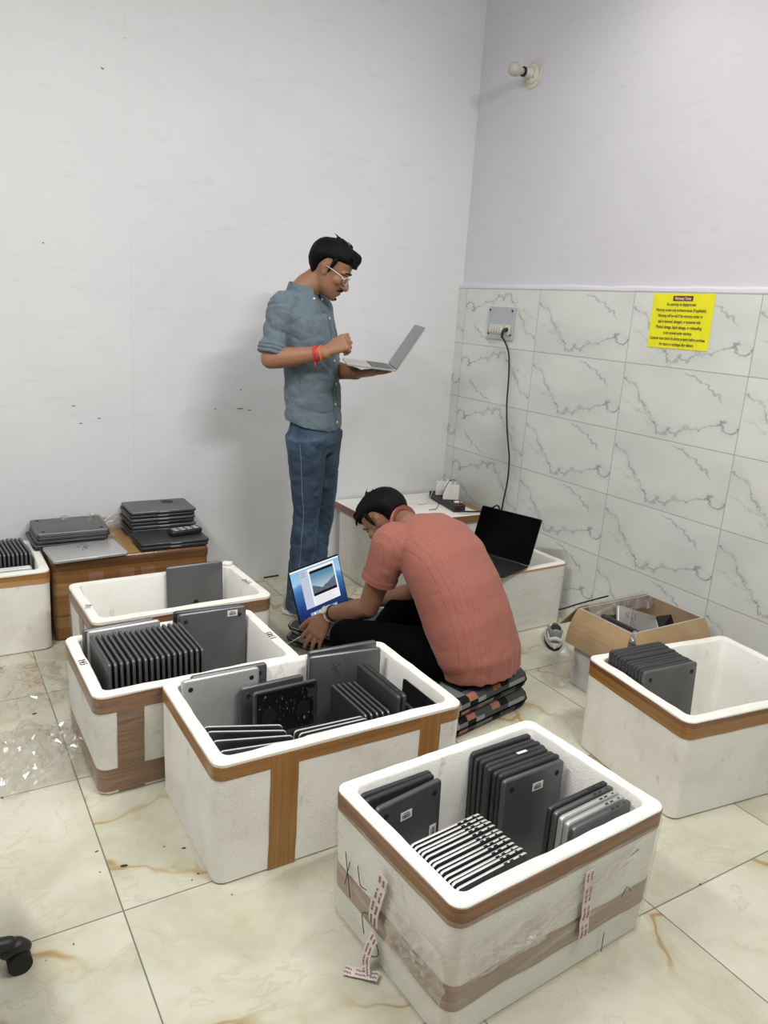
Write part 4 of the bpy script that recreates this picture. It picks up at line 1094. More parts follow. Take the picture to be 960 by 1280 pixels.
# switchboard
ya, yb = at_x(614, 383, WT).y, at_x(646, 383, WT).y; za, zb_ = at_x(611, 423, WT).z, at_x(614, 383, WT).z
SWB = wall_frame((ya+yb)/2, za, .0006); w_, h_ = ya-yb, zb_-za
t = thing('switchboard', 'grey square switchboard with a row of cream switches on the tiled wall', 'switchboard', SWB)
bm = bmesh.new(); slab(bm, w_, h_, 0, .012, .004, ((0, .002), (.2, 0), (.85, 0), (1, .002))); xform(bm, Matrix.Translation((0, h_/2, 0))); part('plate', bm, M['panel_grey'], t)
for sx in (-1, 1):
    for yy in (.028, h_-.018):
        bm = bmesh.new(); disc(bm, (sx*(w_/2-.014), yy, .012), .0055, .003, n=12); part('screw', bm, M['black'], t)
for i in range(5):
    x = -w_/2+.036+.0222*i; bm = bmesh.new(); box(bm, x-.0095, x+.0095, .030, .078, .012, .017, .001)
    vs = box(bm, x-.007, x+.007, .036, .066, .017, .022, .001); part('switch', bm, M['cream_plastic'], t)
bm = bmesh.new(); box(bm, w_/2-.058, w_/2-.018, .026, .080, .012, .018, .001); part('socket', bm, M['cream_plastic'], t)
# the plug and the black lead down to the power strip
PS0, PS1 = at_z(541, 622, .44), at_z(581, 648, .44)     # power strip ends
LZ = BOX['lidded'][5]+.003+.048
strip_c = V(2.44, 3.40, LZ+.0018); sdir = (at_z(581, 644, LZ)-at_z(537, 618, LZ)); sdir.z = 0; slen = min(sdir.length, .34); sdir.normalize()
pA, pB = at_z(537, 618, LZ), at_z(581, 645, LZ); strip_c = V((pA.x+pB.x)/2, (pA.y+pB.y)/2, LZ+.0018)
pl = SWB @ V(w_/2-.038, .045, .018)
t = thing('power_lead', 'black power lead hanging from the switchboard to the power strip', 'cable', Matrix.Translation(pl))
rel = lambda p: Vector(p)-pl
bm = bmesh.new(); tube(bm, [(.0, 0, 0.010), (-.020, 0, .004), (-.028, 0, -.012), (-.028, .0, -.03)], [.011, .010, .008, .006], n=10, k=4); part('plug', bm, M['black'], t)
pts = [pl+V(-.028, 0, -.025)]+[at_x(u, v, WT-.024+.012*i*0) for i, (u, v) in enumerate(((635.5, 440), (636, 470), (633.5, 505), (634, 540), (636.5, 572), (634.5, 600), (630, 622), (626, 640)))]
endp = Vector(strip_c)+sdir*(slen/2+.0)+V(0, 0, .020)
pts += [V(2.675, pts[-1].y+.005, .462), V(2.64, endp.y-.060, LZ+.014), endp+sdir*.045+V(0, 0, -.004), endp+sdir*.004]
bm = bmesh.new(); tube(bm, [rel(p) for p in pts], .0046, n=8, k=5); part('cord', bm, M['rubber'], t)
# power strip with two chargers
sx_ = V(sdir.x, sdir.y, 0); sy_ = V(-sdir.y, sdir.x, 0)
PSM = frame(strip_c, sx_, sy_, V(0, 0, 1)); PW, PH = .070, .040
t = thing('power_strip', 'long black power strip on the taped foam lid in the corner', 'power strip', PSM)
bm = bmesh.new(); slab(bm, slen, PW, 0, PH, .006, ((0, .002), (.1, 0), (.9, 0), (1, .003))); part('body', bm, M['black'], t)
for i in range(4):
    x = -slen*.36+i*slen*.22; bm = bmesh.new(); slab(bm, .040, .040, PH, PH+.0015, .004, ((0, 0), (1, .001))); xform(bm, Matrix.Translation((x, 0, 0))); part('socket', bm, M['rubber'], t)
bm = bmesh.new(); box(bm, slen*.36-.012, slen*.36+.012, -.012, .012, PH, PH+.010, .002); part('plug', bm, M['white_plastic'], t)
bm = bmesh.new(); box(bm, slen*.36+.018, slen*.36+.036, -.010, .016, PH, PH+.005, .001); part('switch', bm, M['maroon'], t)
for i, (x, h_a, lab) in enumerate(((-slen*.16, .078, 'white square charger standing on the power strip, farther from the black laptop'), (slen*.13, .082, 'white square charger standing on the power strip, nearer the black laptop'))):
    cw = PSM @ V(x, 0, PH+.0017); xa = (V(.80, -.60, 0), V(.88, -.47, 0))[i].normalized()
    c = thing('charger', lab, 'charger', frame(cw, xa, V(-xa.y, xa.x, 0), V(0, 0, 1)), 'chargers on the power strip')
    bm = bmesh.new(); box(bm, -.043, .043, -.016, .016, 0, h_a, .004); part('body', bm, M['adapter_white'], c)
    bm = bmesh.new(); tube(bm, [(.020, 0, h_a-.001), (.020, 0, h_a+.016)], .005, n=8); part('plug', bm, M['white_plastic'], c)
    bm = bmesh.new()
    tube(bm, [(.020, 0, h_a+.014), (.016, -.006, h_a+.030), (-.02, -.035, h_a+.026), (-.052, -.062, h_a-.03), (-.070, -.070, .0), (-.085, -.085, -PH+.004), (-.13, -.12, -PH+.004)], .0019, n=6, k=5)
    part('lead', bm, M[('panel_grey', 'black')[i]], c)
# wall lamp
lp = at_x(667, 93, WX)
t = thing('wall_lamp', 'bare unlit bulb in a cream holder high on the right wall', 'lamp', frame(lp, V(0, -1, 0), V(0, 0, 1), V(-1, 0, 0)))
tilt = Matrix.Rotation(-.05, 4, 'X')
bm = bmesh.new(); slab(bm, .128, .128, .0005, .006, .064, ((0, .001), (.5, 0), (1, .002)), n=10); part('backing_plate', bm, M['cream_plastic'], t)
bm = bmesh.new(); slab(bm, .090, .090, .006, .022, .045, ((0, 0), (.6, .002), (1, .010)), n=10); part('rose', bm, M['cream_plastic'], t)
bm = bmesh.new(); tube(bm, [(0, 0, .020), (0, 0, .040), (0, 0, .062)], [.026, .021, .019], n=18, rnd=False); part('holder', bm, M['cream_plastic'], t)
bm = bmesh.new(); tube(bm, [(0, 0, .060), (0, 0, .070)], [.023, .023], n=18, rnd=False); part('retaining_ring', bm, M['black'], t)
bm = bmesh.new(); prof = [(.068, .014), (.078, .017), (.090, .022), (.104, .029), (.118, .0325), (.132, .031), (.143, .025), (.150, .016), (.153, .006)]
tube(bm, [(0, 0, a) for a, r in prof], [r for a, r in prof], n=20, rnd=False); part('bulb', bm, M['bulb_glass'], t)
for sx in (-1, 1):
    bm = bmesh.new(); disc(bm, (.024*sx, -.020*sx, .0195), .004, .003, n=8); part('screw', bm, M['black'], t)

# ------------------------------------------------------------------ floor cushions
def cushion(label, mw, w_, d_, h_, group):
    t = thing('floor_cushion', label, 'cushion', mw, group); bm = bmesh.new(); n = 16
    prev = None
    for q, ins in ((0, .030), (.06, .012), (.25, .002), (.5, 0), (.75, .002), (.94, .012), (1, .030)):
        rg = ring(bm, [(x, y, h_*q) for x, y in rrect(w_/2-ins, d_/2-ins, .045, 5, 8)])
        if prev: bridge(bm, prev, rg)
        else: cap(bm, rg)
        prev = rg
    cap(bm, prev)
    part('cover', bm, M['check'], t)
    bm = bmesh.new(); P = [(x, y, h_*.5) for x, y in rrect(w_/2+.0005, d_/2+.0005, .046, 5, 4)]; tube(bm, P+[P[0]], .003, n=6, rnd=False); part('piping', bm, M['black_cloth'], t)
    return t
CM = (1.690, 2.165)
for i in range(2): cushion(('lower checked floor cushion under the seated man', 'upper checked floor cushion that the man sits on')[i], TR(CM[0]-.004*i, CM[1]+.006*i, .0745*i+.0005, .20+.03*i), .46, .46, .074, 'checked cushions under the man')
LCM = V(1.600, 2.780, 0)
for i in range(2): cushion(('lower checked floor cushion under the lit laptop', 'upper checked floor cushion under the lit laptop')[i], TR(LCM.x, LCM.y-.01*i, .058*i+.0005, .44), .43, .43, .0575, 'checked cushions under the laptop')

# ------------------------------------------------------------------ sneaker by the cardboard box
def shoe(mw, label, cat, cols, L=.27, name='sneaker', group=None, high=1.0, s=1):
    """x runs to the toe"""
    t = thing(name, label, cat, mw, group)
    outl = lambda f, k: (.030+.018*math.sin(PI*min(1, f*1.15+.05))+.008*math.sin(PI*f)**2)*k
    def layer(bm, z0, z1, k, sw=0, n=14, lift=0):
        secs = []
        for i in range(n+1):
            f = i/n; x = (f-.5)*L*k; e = math.sqrt(max(.02, 1-abs(2*f-1)**5)); w_ = (.029+.013*math.sin(PI*f*.9+.25)**2)*e*k
            zt_ = z0+(z1-z0); up = lift*max(0, f-.7)**2*4
            secs.append((V(x, 0, (z0+zt_)/2+up), V(0, w_, 0), V(0, 0, (zt_-z0)/2)))
        loft(bm, secs, 18, 3.2)
    bm = bmesh.new(); layer(bm, 0, .014, 1.0, lift=.02); part('outsole', bm, M[cols[2]], t)
    bm = bmesh.new(); layer(bm, .012, .036, 1.01, lift=.02); part('midsole', bm, M[cols[1]], t)
    bm = bmesh.new(); secs = []
    for i in range(15):
        f = i/14; x = (f-.49)*L*.95; hgt = (.098 if f < .2 else .098-.045*min(1, (f-.2)/.45) if f < .65 else .053-.022*((f-.65)/.35)**2)*high; e = math.sqrt(max(.03, 1-abs(2*f-1)**6))
        w_ = (.028+.012*math.sin(PI*f*.9+.25)**2)*e*(1 if f > .35 else .93)
        secs.append((V(x, 0, .030+(hgt-.030)/2), V(0, w_, 0), V(0, 0, max(.004, (hgt-.030)/2))))
    loft(bm, secs, 20, 2.5); part('upper', bm, M[cols[0]], t)
    bm = bmesh.new(); ball(bm, (-L*.26, 0, .092*high), (.040, .0235, .010), seg=14); part('opening', bm, M['rubber'], t)
    bm = bmesh.new(); ball(bm, (-L*.02, 0, .082*high), (.045, .017, .012), Matrix.Rotation(.38, 3, 'Y'), 14); part('tongue', bm, M[cols[3]], t)
    bm = bmesh.new()
    for i in range(4): x = -L*.05+.020*i; z_ = (.090-.0095*i)*high; tube(bm, [(x, -.020, z_-.008), (x+.004, 0, z_), (x, .020, z_-.008)], .0028, n=6, k=3)
    part('laces', bm, M[cols[1]], t)
    for s_ in (-1, 1):
        bm = bmesh.new()
        for q in range(2): tube(bm, [(-L*.40+.03*q, s_*.0275, .045), (-L*.25+.03*q, s_*.0325, .062), (-L*.06+.03*q, s_*.036, .055)], .0035, n=6, k=3)
        part('side_stripe', bm, M[cols[1]], t)
    bm = bmesh.new(); tube(bm, [(-L*.455, -.022, .052), (-L*.478, 0, .060), (-L*.455, .022, .052)], .009, n=8, k=4); part('heel_counter', bm, M[cols[1]], t)
    return t
h0 = at_z(694, 816, 0)
ang_s = .86
shoe(TR(h0.x+.012+math.cos(ang_s)*.108, h0.y+.02+math.sin(ang_s)*.108, .0005, ang_s), 'grey and white running shoe on the floor left of the cardboard box', 'shoe', ('shoe_grey', 'shoe_white', 'rubber', 'shoe_teal'), L=.235)
# thin black stick by the back wall, dirt flakes
p = at_z(330, 722, .004); q = at_z(347, 721, .004)
bm = bmesh.new(); tube(bm, [(0, 0, .0045), (.085, -.005, .0045)], .0042, n=8); o = link('black_pen', mesh_from(bm, 'black_pen', M['black']), None, Matrix.Translation((p.x, p.y, 0)) @ Matrix.Rotation(.12, 4, 'Z'))
tag(o, 'thin black stick lying on the floor against the back wall', 'stick')
p = at_z(710, 759, .30)
bm = bmesh.new(); tube(bm, [at_z(699, 762, .30), at_z(712, 758.5, .305), at_z(726, 754, .315), at_x(760, 745, 2.45)], .0035, n=6, k=3)
rt = at_z(699, 762, .30)
xform(bm, Matrix.Translation(-rt)); o = link('flap_edge_strap', mesh_from(bm, 'flap_edge_strap', M['rubber']), None, Matrix.Translation(rt)); tag(o, 'thin dark flap edge behind the left flap of the cardboard box, built as a strap', 'strap')  # dark line read as the back-left flap edge, modelled as a strap
bm = bmesh.new(); r3 = random.Random(2)
for u, v, s_ in ((155, 1082, .010), (230, 1060, .006), (121, 1064, .005), (43, 892, .009), (248, 1092, .004), (205, 1058, .003), (125, 1090, .003), (240, 1100, .003), (290, 1118, .003), (3, 997, .005), (712, 1046, .004), (875, 1105, .004), (92, 1180, .003)):
    c = at_z(u, v, .001); ball(bm, (c.x, c.y, .0008), (s_, s_*.5, .0012), Matrix.Rotation(r3.uniform(0, 3), 3, 'Z'), 8)
o = link('dirt_flakes', mesh_from(bm, 'dirt_flakes', M['ink'])); tag(o, 'dark crumbs of dirt scattered over the floor tiles', 'dirt', None, 'stuff')

# ------------------------------------------------------------------ loose sheets of clear film
def sheet(name, label, cx, cy, sx, sy, rot, hgt, seed, z0=.002, nx=40, ny=30, mat='film_loose'):
    bm = bmesh.new(); g = []; rr_ = random.Random(int(seed*10))
    for j in range(ny+1):
        row = []
        for i in range(nx+1):
            u, v = i/nx*2-1, j/ny*2-1; a = math.atan2(v, u); m_ = max(abs(u), abs(v))
            rad = m_*(.78+.30*noise.noise(V(math.cos(a)*1.6, math.sin(a)*1.6, seed))+.12*noise.noise(V(math.cos(a)*6, math.sin(a)*6, seed)))
            x, y = rad*math.cos(a)*sx/2+rr_.uniform(-.25, .25)*sx/nx, rad*math.sin(a)*sy/2+rr_.uniform(-.25, .25)*sy/ny
            q = V(x*9, y*9, seed); fall = max(0, 1-m_**3)
            z = hgt*(.10+fall*(.9*abs(noise.noise(q))+.7*abs(noise.noise(q*.45+V(4, 0, 0)))+.55*abs(noise.noise(q*2.3))))+rr_.uniform(0, .10)*hgt*fall
            row.append(bm.verts.new((x, y, z0+z)))
        g.append(row)
    for j in range(ny):
        for i in range(nx):
            for q in (((0, 0), (1, 0), (1, 1)), ((0, 0), (1, 1), (0, 1))): bm.faces.new([g[j+b_][i+a_] for a_, b_ in q])
    o = link(name, mesh_from(bm, name, M[mat], False, False), None, TR(cx, cy, 0, rot)); tag(o, label, 'plastic film', 'loose clear film'); return o
c = at_z(52, 950, 0); sheet('plastic_film', 'crumpled clear film on the floor left of the wide-taped box', c.x-.03, c.y+.02, .70, .42, .35, .09, 3.1, mat='film_white')
c = at_z(30, 858, 0); sheet('plastic_film', 'clear film strewn on the floor below the box cut by the left edge', c.x-.06, c.y+.0, .62, .62, .2, .05, 7.7)
sheet('plastic_film', 'clear film heaped on the taped carton between the laptop stacks', .615, 3.665, .50, .10, .02, .10, 9.3, z0=CH+.003, nx=40, ny=12, mat='film_white')
c = at_z(700, 838, 0); bm = bmesh.new(); ball(bm, (0, 0, .085), (.050, .045, .090), seg=20)
for v in bm.verts:
    q = v.co*26; v.co += v.co.normalized()*(.012*noise.noise(q)+.008*noise.noise(q*2.4)); v.co.z = max(.001, v.co.z)
o = link('plastic_bag', mesh_from(bm, 'plastic_bag', M['film_white'], False), None, Matrix.Translation((2.190, 2.055, 0))); tag(o, 'puffed clear plastic bag on the floor beside the cardboard box', 'plastic bag')

# ------------------------------------------------------------------ office chair and dark stand-in at the left edge: one castor in view
def office_chair(mw, label, group):
    t = thing('office_chair', label, 'chair', mw, group)
    bm = bmesh.new(); tube(bm, [(0, 0, .07), (0, 0, .20), (0, 0, .42)], [.032, .026, .020], n=14, rnd=False); part('column', bm, M['black'], t)
    for i in range(5):
        a = 2*PI*i/5; d = V(math.cos(a), math.sin(a), 0); s_ = V(-d.y, d.x, 0)
        bm = bmesh.new(); tube(bm, [d*.02+V(0, 0, .095), d*.15+V(0, 0, .088), d*.275+V(0, 0, .072)], [.028, .024, .016], n=10, k=3); part('leg', bm, M['black'], t)
        bm = bmesh.new(); c0 = d*.292
        for q in (-1, 1): disc(bm, c0+s_*.004*q+V(0, 0, .0255), .025, .020, s_*q, 24)
        o = part('castor', bm, M['rubber'], t)
        bm = bmesh.new(); tube(bm, [c0-d*.022+V(0, 0, .052), c0-d*.004+V(0, 0, .058), c0+d*.012+V(0, 0, .050)], [.017, .021, .016], n=12, k=3); part('hood', bm, M['black'], o)
    bm = bmesh.new(); slab(bm, .44, .44, .42, .49, .08, ((0, .03), (.3, 0), (.75, .002), (1, .03))); part('seat', bm, M['black_cloth'], t)
    bm = bmesh.new(); slab(bm, .40, .06, .60, 1.0, .028, ((0, .02), (.1, 0), (.9, 0), (1, .02))); xform(bm, Matrix.Translation((0, -.26, 0)))
    part('backrest', bm, M['black_cloth'], t)
    bm = bmesh.new(); tube(bm, [(0, -.10, .42), (0, -.25, .44), (0, -.27, .62)], .018, n=8, k=4); part('bracket', bm, M['black'], t)
    return t
c1 = at_z(12, 1222, 0)
oc = office_chair(TR(c1.x-.292+.022, c1.y+.005, 0, .05), 'black office chair at the lower left edge, only one castor showing', None)
c2 = at_z(1, 838, 0)
shoe(TR(c2.x-.137, c2.y-.01, .0005, .1), 'unidentified dark object, built as a shoe, at the left edge below the cut-off foam box', 'shoe', ('rubber', 'rubber', 'rubber', 'rubber'), L=.27, name='dark_stand_in')  # dark sliver of unknown kind; the shoe is an invented stand-in
# ------------------------------------------------------------------ people
def head_frame(c, fwd, up):
    """c = head centre; x forward (face), y left, z up"""
    f = Vector(fwd).normalized(); u = Vector(up); u = (u-f*u.dot(f)).normalized(); return frame(Vector(c), f, u.cross(f), u)
HS = [  # z from chin, front, back, half width
 (.000, .070, .022, .024), (.012, .079, -.010, .042), (.032, .081, -.038, .056), (.055, .079, -.058, .062), (.080, .076, -.072, .064), (.105, .074, -.086, .068),
 (.130, .080, -.093, .072), (.155, .081, -.096, .0735), (.180, .072, -.090, .069), (.202, .050, -.070, .054), (.216, .020, -.040, .030)]
def head_parts(bm, Hm):
    b = bmesh.new(); Z = -.108
    loft(b, [(V((a+c)/2, 0, z+Z), V((a-c)/2, 0, 0), V(0, w_, 0)) for z, a, c, w_ in HS], 28, 2.25)
    tube(b, [(.070, 0, .126+Z), (.086, 0, .100+Z), (.101, 0, .076+Z), (.094, 0, .069+Z)], [.009, .010, .0125, .009], n=10, k=3)         # nose
    for s in (-1, 1):
        ball(b, (.088, s*.012, .071+Z), (.010, .008, .007), seg=10)
        tube(b, [(.074, s*.012, .131+Z), (.077, s*.030, .134+Z), (.064, s*.052, .128+Z)], [.009, .009, .007], n=8, k=3)               # brow ridge
        ball(b, (.052, s*.046, .088+Z), (.024, .018, .020), seg=12)                                                                # cheek
        ball(b, (-.012, s*.073, .103+Z), (.017, .006, .030), Matrix.Rotation(-.22, 3, 'Y') @ Matrix.Rotation(s*-.35, 3, 'Z'), 12)      # ear
        ball(b, (-.018, s*.079, .112+Z), (.013, .005, .018), Matrix.Rotation(s*-.35, 3, 'Z'), 10)
    tube(b, [(.072, -.022, .046+Z), (.085, 0, .049+Z), (.072, .022, .046+Z)], [.005, .0075, .005], n=8, k=3)
    tube(b, [(.070, -.020, .036+Z), (.083, 0, .037+Z), (.070, .020, .036+Z)], [.005, .0085, .005], n=8, k=3)
    ball(b, (.070, 0, .012+Z), (.017, .020, .014), seg=12)
    xform(b, Hm); me = bpy.data.meshes.new('h'); b.to_mesh(me); b.free(); bm.from_mesh(me); bpy.data.meshes.remove(me)
def hair_parts(Hm, fringe=1.0, grow=1.0, tuft=None, seed=0, nape=False):
    b = bmesh.new(); Z = -.108; g_ = .010*grow
    S = ([(.018, -.044, -.068, .034), (.040, -.046, -.072, .046)] if nape else [])+[(.060, -.046, -.064, .050), (.082, -.030, -.082-g_, .060), (.104, -.026, -.098-g_, .069), (.126, -.016, -.104-g_, .0755+g_*.35), (.146, .004, -.107-g_, .078+g_*.5), (.162, .050+.016*fringe, -.107-g_, .079+g_*.6),
         (.178, .084+g_*.4, -.103-g_, .0765+g_*.6), (.196, .079+g_*.5, -.094-g_, .070+g_*.6), (.214, .062+g_*.6, -.076-g_, .057+g_), (.230, .036, -.052, .040), (.240, .006, -.026, .018)]
    loft(b, [(V((a+c)/2, 0, z+Z), V((a-c)/2, 0, 0), V(0, w_, 0)) for z, a, c, w_ in S], 32, 2.3)
    for s in (-1, 1):
        tube(b, [(.012, s*.0735, .150+Z), (.010, s*.0730, .125+Z), (.006, s*.0705, .098+Z)], [.012, .008, .004], n=8, k=3)
    r_ = random.Random(seed)
    for i in range(26):                                                                 # locks over the forehead and crown
        a = r_.uniform(-1, 1); x0 = r_.uniform(-.03, .06)
        tube(b, [(x0, a*.055, .228+Z-.02*abs(a)), (x0+.035, a*.060, .222+Z-.03*abs(a)), (min(.088, x0+.068), a*.060, .186+Z-.02*abs(a)), (min(.092, x0+.070), a*.055, .166+Z)], [.005, .006, .005, .003], n=6, k=3)
    if tuft:
        for i in range(7): 
            y_ = r_.uniform(-.03, .03); x_ = r_.uniform(-.04, .03); tube(b, [(x_, y_, .224+Z), (x_-.008+r_.uniform(-.01, .01), y_*1.2, .238+Z), (x_-.022+r_.uniform(-.02, .01), y_*1.5, .246+Z)], [.008, .005, .0016], n=5, k=3)
    xform(b, Hm); return b
def hand_parts(bm, wrist, d, n, t, curl, thumb=(.7, .6, .3), sc_=1.0, spread=.10, wr=.022):
    """d along the hand, n out of the palm, t toward the thumb side; curl = per finger tuple of 3 bend angles"""
    d = Vector(d).normalized(); n = Vector(n); n = (n-d*n.dot(d)).normalized(); t0 = Vector(t); t = d.cross(n); t = t if t.dot(t0) > 0 else -t
    w_ = Vector(wrist); L = .092*sc_
    loft(bm, [(w_-d*.014*sc_, t*wr*1.15, n*wr*.86), (w_+d*.012*sc_, t*.027*sc_, n*.018*sc_), (w_+d*.045*sc_, t*.036*sc_, n*.0165*sc_), (w_+d*.080*sc_, t*.041*sc_, n*.0135*sc_), (w_+d*L, t*.038*sc_, n*.0105*sc_)], 16, 2.5)
    for i, (off, ln, r) in enumerate(((.030, .070, .0092), (.0105, .079, .0095), (-.0095, .073, .0092), (-.0285, .056, .0082))):
        p = w_+d*(L-.010-.004*abs(i-1))*1+t*off*sc_; dd = (d+t*spread*(1.2-i)*.9).normalized(); P = [p]; a = 0
        for j, fr in enumerate((.46, .31, .23)):
            a += curl[i][j]; v = dd*math.cos(a)+n*math.sin(a); p = p+v*(ln*fr+(.012 if j == 0 else 0))*sc_; P.append(p)
        tube(bm, P, [r*sc_, r*.97*sc_, r*.88*sc_, r*.74*sc_], n=10)
    b0 = w_+d*.026*sc_+t*.022*sc_+n*.006; td = (d*thumb[0]+t*thumb[1]+n*thumb[2]).normalized(); p1 = b0+td*.040*sc_; td2 = (td+d*.45-t*.10+n*.12).normalized(); p2 = p1+td2*.032*sc_; p3 = p2+(td2+d*.3).normalized()*.024*sc_
    tube(bm, [b0, p1, p2, p3], [.015*sc_, .0125*sc_, .0108*sc_, .0085*sc_], n=10)
def person(label, M0): 
    t = thing('person', label, 'person', M0); return t, M0.inverted()
def pskin(nm, b, inv, mat, t, vox, sm, label=None, thin=None):
    b = remeshed(b, vox, sm); xform(b, inv); return part(nm, b, M[mat], t, label=label)

# ================= the standing man =================
FA = math.radians(-50); Fd = V(math.cos(FA), math.sin(FA), 0); Ld = V(-Fd.y, Fd.x, 0); UP = V(0, 0, 1)
M0 = frame(V(1.535, 3.165, 0), Fd, Ld, UP)
man, inv = person('standing man in a grey-blue shirt, jeans and glasses holding an open laptop', M0)
P = at_f
pel = V(*P(393, 540, 3.50)); pel.z = .90
chest = V(*P(384, 412, 3.48)); neck0 = V(*P(379, 366, 3.49)); 
shR = V(*P(352, 386, 3.345)); shL = shR+Ld*.355+Fd*.015; shL.z = shR.z+.005
elR = V(*P(338, 449, 3.30)); wrR = V(*P(405, 441, 3.262)); 
hc = V(*P(413, 337, 3.50))
FH = V(math.cos(math.radians(-36)), math.sin(math.radians(-36)), 0)
hf = (FH*.90-UP*.50).normalized(); HM = head_frame(hc, hf, UP*.86+FH*.5)
elL = shL-UP*.265+Fd*.05+Ld*.015; dk = lambda x, y, z=0: HELD @ V(x, y, z)
palmL = dk(.01, -.005, -.030); wrL = palmL+(elL-palmL).normalized()*.085+V(0, 0, -.010)
body = bmesh.new(); head_parts(body, HM)
nk = HM @ V(-.028, 0, -.070)
tube(body, [neck0-UP*.06, neck0+UP*.01, nk, HM @ V(-.02, 0, -.03)], [.064, .058, .056, .055], n=18, k=3)
loft(body, [(pel-UP*.02, Ld*.13, Fd*.08), (pel+UP*.15, Ld*.12, Fd*.08), (chest, Ld*.14, Fd*.085), (neck0-UP*.05, Ld*.12, Fd*.06)], 20)
for a, b_, c in ((shR, elR, wrR), (shL, elL, wrL)):
    tube(body, [a+(neck0-a)*.35-UP*.03, a, a+(b_-a)*.55, b_], [.045, .046, .043, .041], n=16, k=3)
    tube(body, [b_, b_+(c-b_)*.28, b_+(c-b_)*.7, c], [.041, .043, .033, .0265], n=16, k=4)
fdir = (V(*P(424, 431, 3.262))-wrR).normalized()
hand_parts(body, wrR+fdir*.012, fdir, V(.38, .60, -.55), V(.2, .1, 1), ((.95, 1.25, .9), (1.15, 1.4, .9), (1.25, 1.4, .9), (1.3, 1.4, .9)), (.75, .55, .55), 1.02, .03, .026)
hd = (dk(.02, .05, -.022)-dk(.0, -.07, -.030)); 
hand_parts(body, wrL, (dk(.012, .04, -.026)-wrL), HELD.to_3x3() @ V(0, 0, 1), HELD.to_3x3() @ V(-1, .1, 0), ((.05, .08, .06), (.05, .05, .05), (.06, .06, .05), (.08, .08, .06)), (.55, .8, .1), 1.0, .16, .024)
ftR = V(*P(362, 762, 3.47)); ftR.z = 0; ftL = ftR+V(.055, .085, 0)+Ld*.02
hipR, hipL = pel-Ld*.085, pel+Ld*.085
knR = V(*P(383, 640, 3.46)); knL = V(*P(402, 640, 3.62))
anR = V(*P(377, 728, 3.475)); anL = V(*P(386, 726, 3.63))
for h_, k_, a_ in ((hipR, knR, anR), (hipL, knL, anL)):
    tube(body, [h_-UP*.03, h_+(k_-h_)*.5, k_, k_+(a_-k_)*.35, a_, V(a_.x, a_.y, .05)], [.060, .060, .050, .050, .036, .036], n=14, k=3)
    ff = (Fd*.9+V(.1, -.2, 0)).normalized(); tube(body, [V(a_.x, a_.y, .055)-ff*.04, V(a_.x, a_.y, .05)+ff*.06, V(a_.x, a_.y, .035)+ff*.13], [.036, .034, .026], n=12, k=3)
pskin('body', body, inv, 'skin', man, .0042, 2)
# shirt: trunk, sleeves rolled above the elbow
sb = bmesh.new()
def tsec(u, v, f, lw, fw, tilt=0, z=None): c = V(*P(u, v, f)); return (c, Ld*lw+UP*tilt, Fd*fw)
hb = V(*P(392, 526, 3.50))
loft(sb, [(hb-UP*.006, Ld*.170, Fd*.118-UP*.030), (hb+UP*.010, Ld*.173, Fd*.119-UP*.027), tsec(392, 505, 3.50, .174, .114), tsec(391, 478, 3.50, .170, .112), tsec(389, 450, 3.49, .168, .110), tsec(386, 420, 3.485, .176, .112), tsec(382, 396, 3.485, .182, .106),
          tsec(378, 380, 3.487, .165, .088), tsec(377.5, 370, 3.49, .125, .070), tsec(378.5, 362, 3.492, .070, .062)], 32, 2.3)
for a, b_ in ((shR, elR), (shL, elL)):
    e = (b_-a); tube(sb, [a+(neck0-a)*.42-UP*.012, a+(neck0-a)*.06+UP*.002, a+e*.25, a+e*.55, a+e*.80], [.062, .068, .064, .060, .057], n=20, k=4, rnd=False)
    tube(sb, [a+e*.68, a+e*.74, a+e*.88], [.060, .0635, .0615], n=20, rnd=False)
b = remeshed(sb, .0062, 3)
for v in b.verts:                                                        # drape
    q = V(v.co.x*7+v.co.z*4, v.co.y*7, v.co.z*7); v.co += v.normal*(.005*noise.noise(q)-.0085*(1-abs(noise.noise(q*1.2+V(5, 0, 0))))**7-.004*(1-abs(noise.noise(q*2.4+V(1, 8, 0))))**6)
bb = [f for f in b.faces]; xform(b, inv)
part('shirt', b, M['shirt'], man)
for a, b_ in ((shR, elR), (shL, elL)):
    e = b_-a
    for q, r_ in ((.735, .0615), (.800, .0635), (.870, .0625)):
        rb_ = bmesh.new(); tube(rb_, [a+e*(q-.045), a+e*(q-.01), a+e*(q+.022), a+e*(q+.034)], [r_-.004, r_+.001, r_, r_-.006], n=22, k=2, rnd=False)
        for v in rb_.verts: v.co += V(1, 1, 1)*.002*noise.noise(v.co*30)
        xform(rb_, inv); part('sleeve_roll', rb_, M['shirt'], man)
# collar, placket and buttons
cb = bmesh.new(); nc = neck0+UP*.000; axn = (nk-neck0).normalized(); pr = None
for i in range(25):
    a = math.radians(28+304*i/24); rad = Fd*math.cos(a)+Ld*math.sin(a); fr = abs(i-12)/12
    c = nc+rad*(.066+.010*fr)-UP*(.016*fr)+Fd*.004*fr; top = nc+rad*.062+UP*(.042-.020*fr)+axn*.004; out = nc+rad*.080-UP*(.004+.022*fr)
    rg = ring(cb, [c-UP*.012, top, top+rad*.004, out, out-rad*.003])
    if pr: bridge(cb, pr, rg)
    else: cap(cb, rg)
    pr = rg
cap(cb, pr); xform(cb, inv); part('collar', cb, M['shirt'], man)
def front_pt(z, off=.0):                                                   # point on the shirt front at height z, toward the right of its middle line
    o = man.children
    return None
shirt_o = [c for c in man.children if c.name.startswith('shirt')][0]
from mathutils.bvhtree import BVHTree
def bvh(o):
    me = o.data; return BVHTree.FromPolygons([v.co.copy() for v in me.vertices], [p.vertices[:] for p in me.polygons])
SB = bvh(shirt_o)
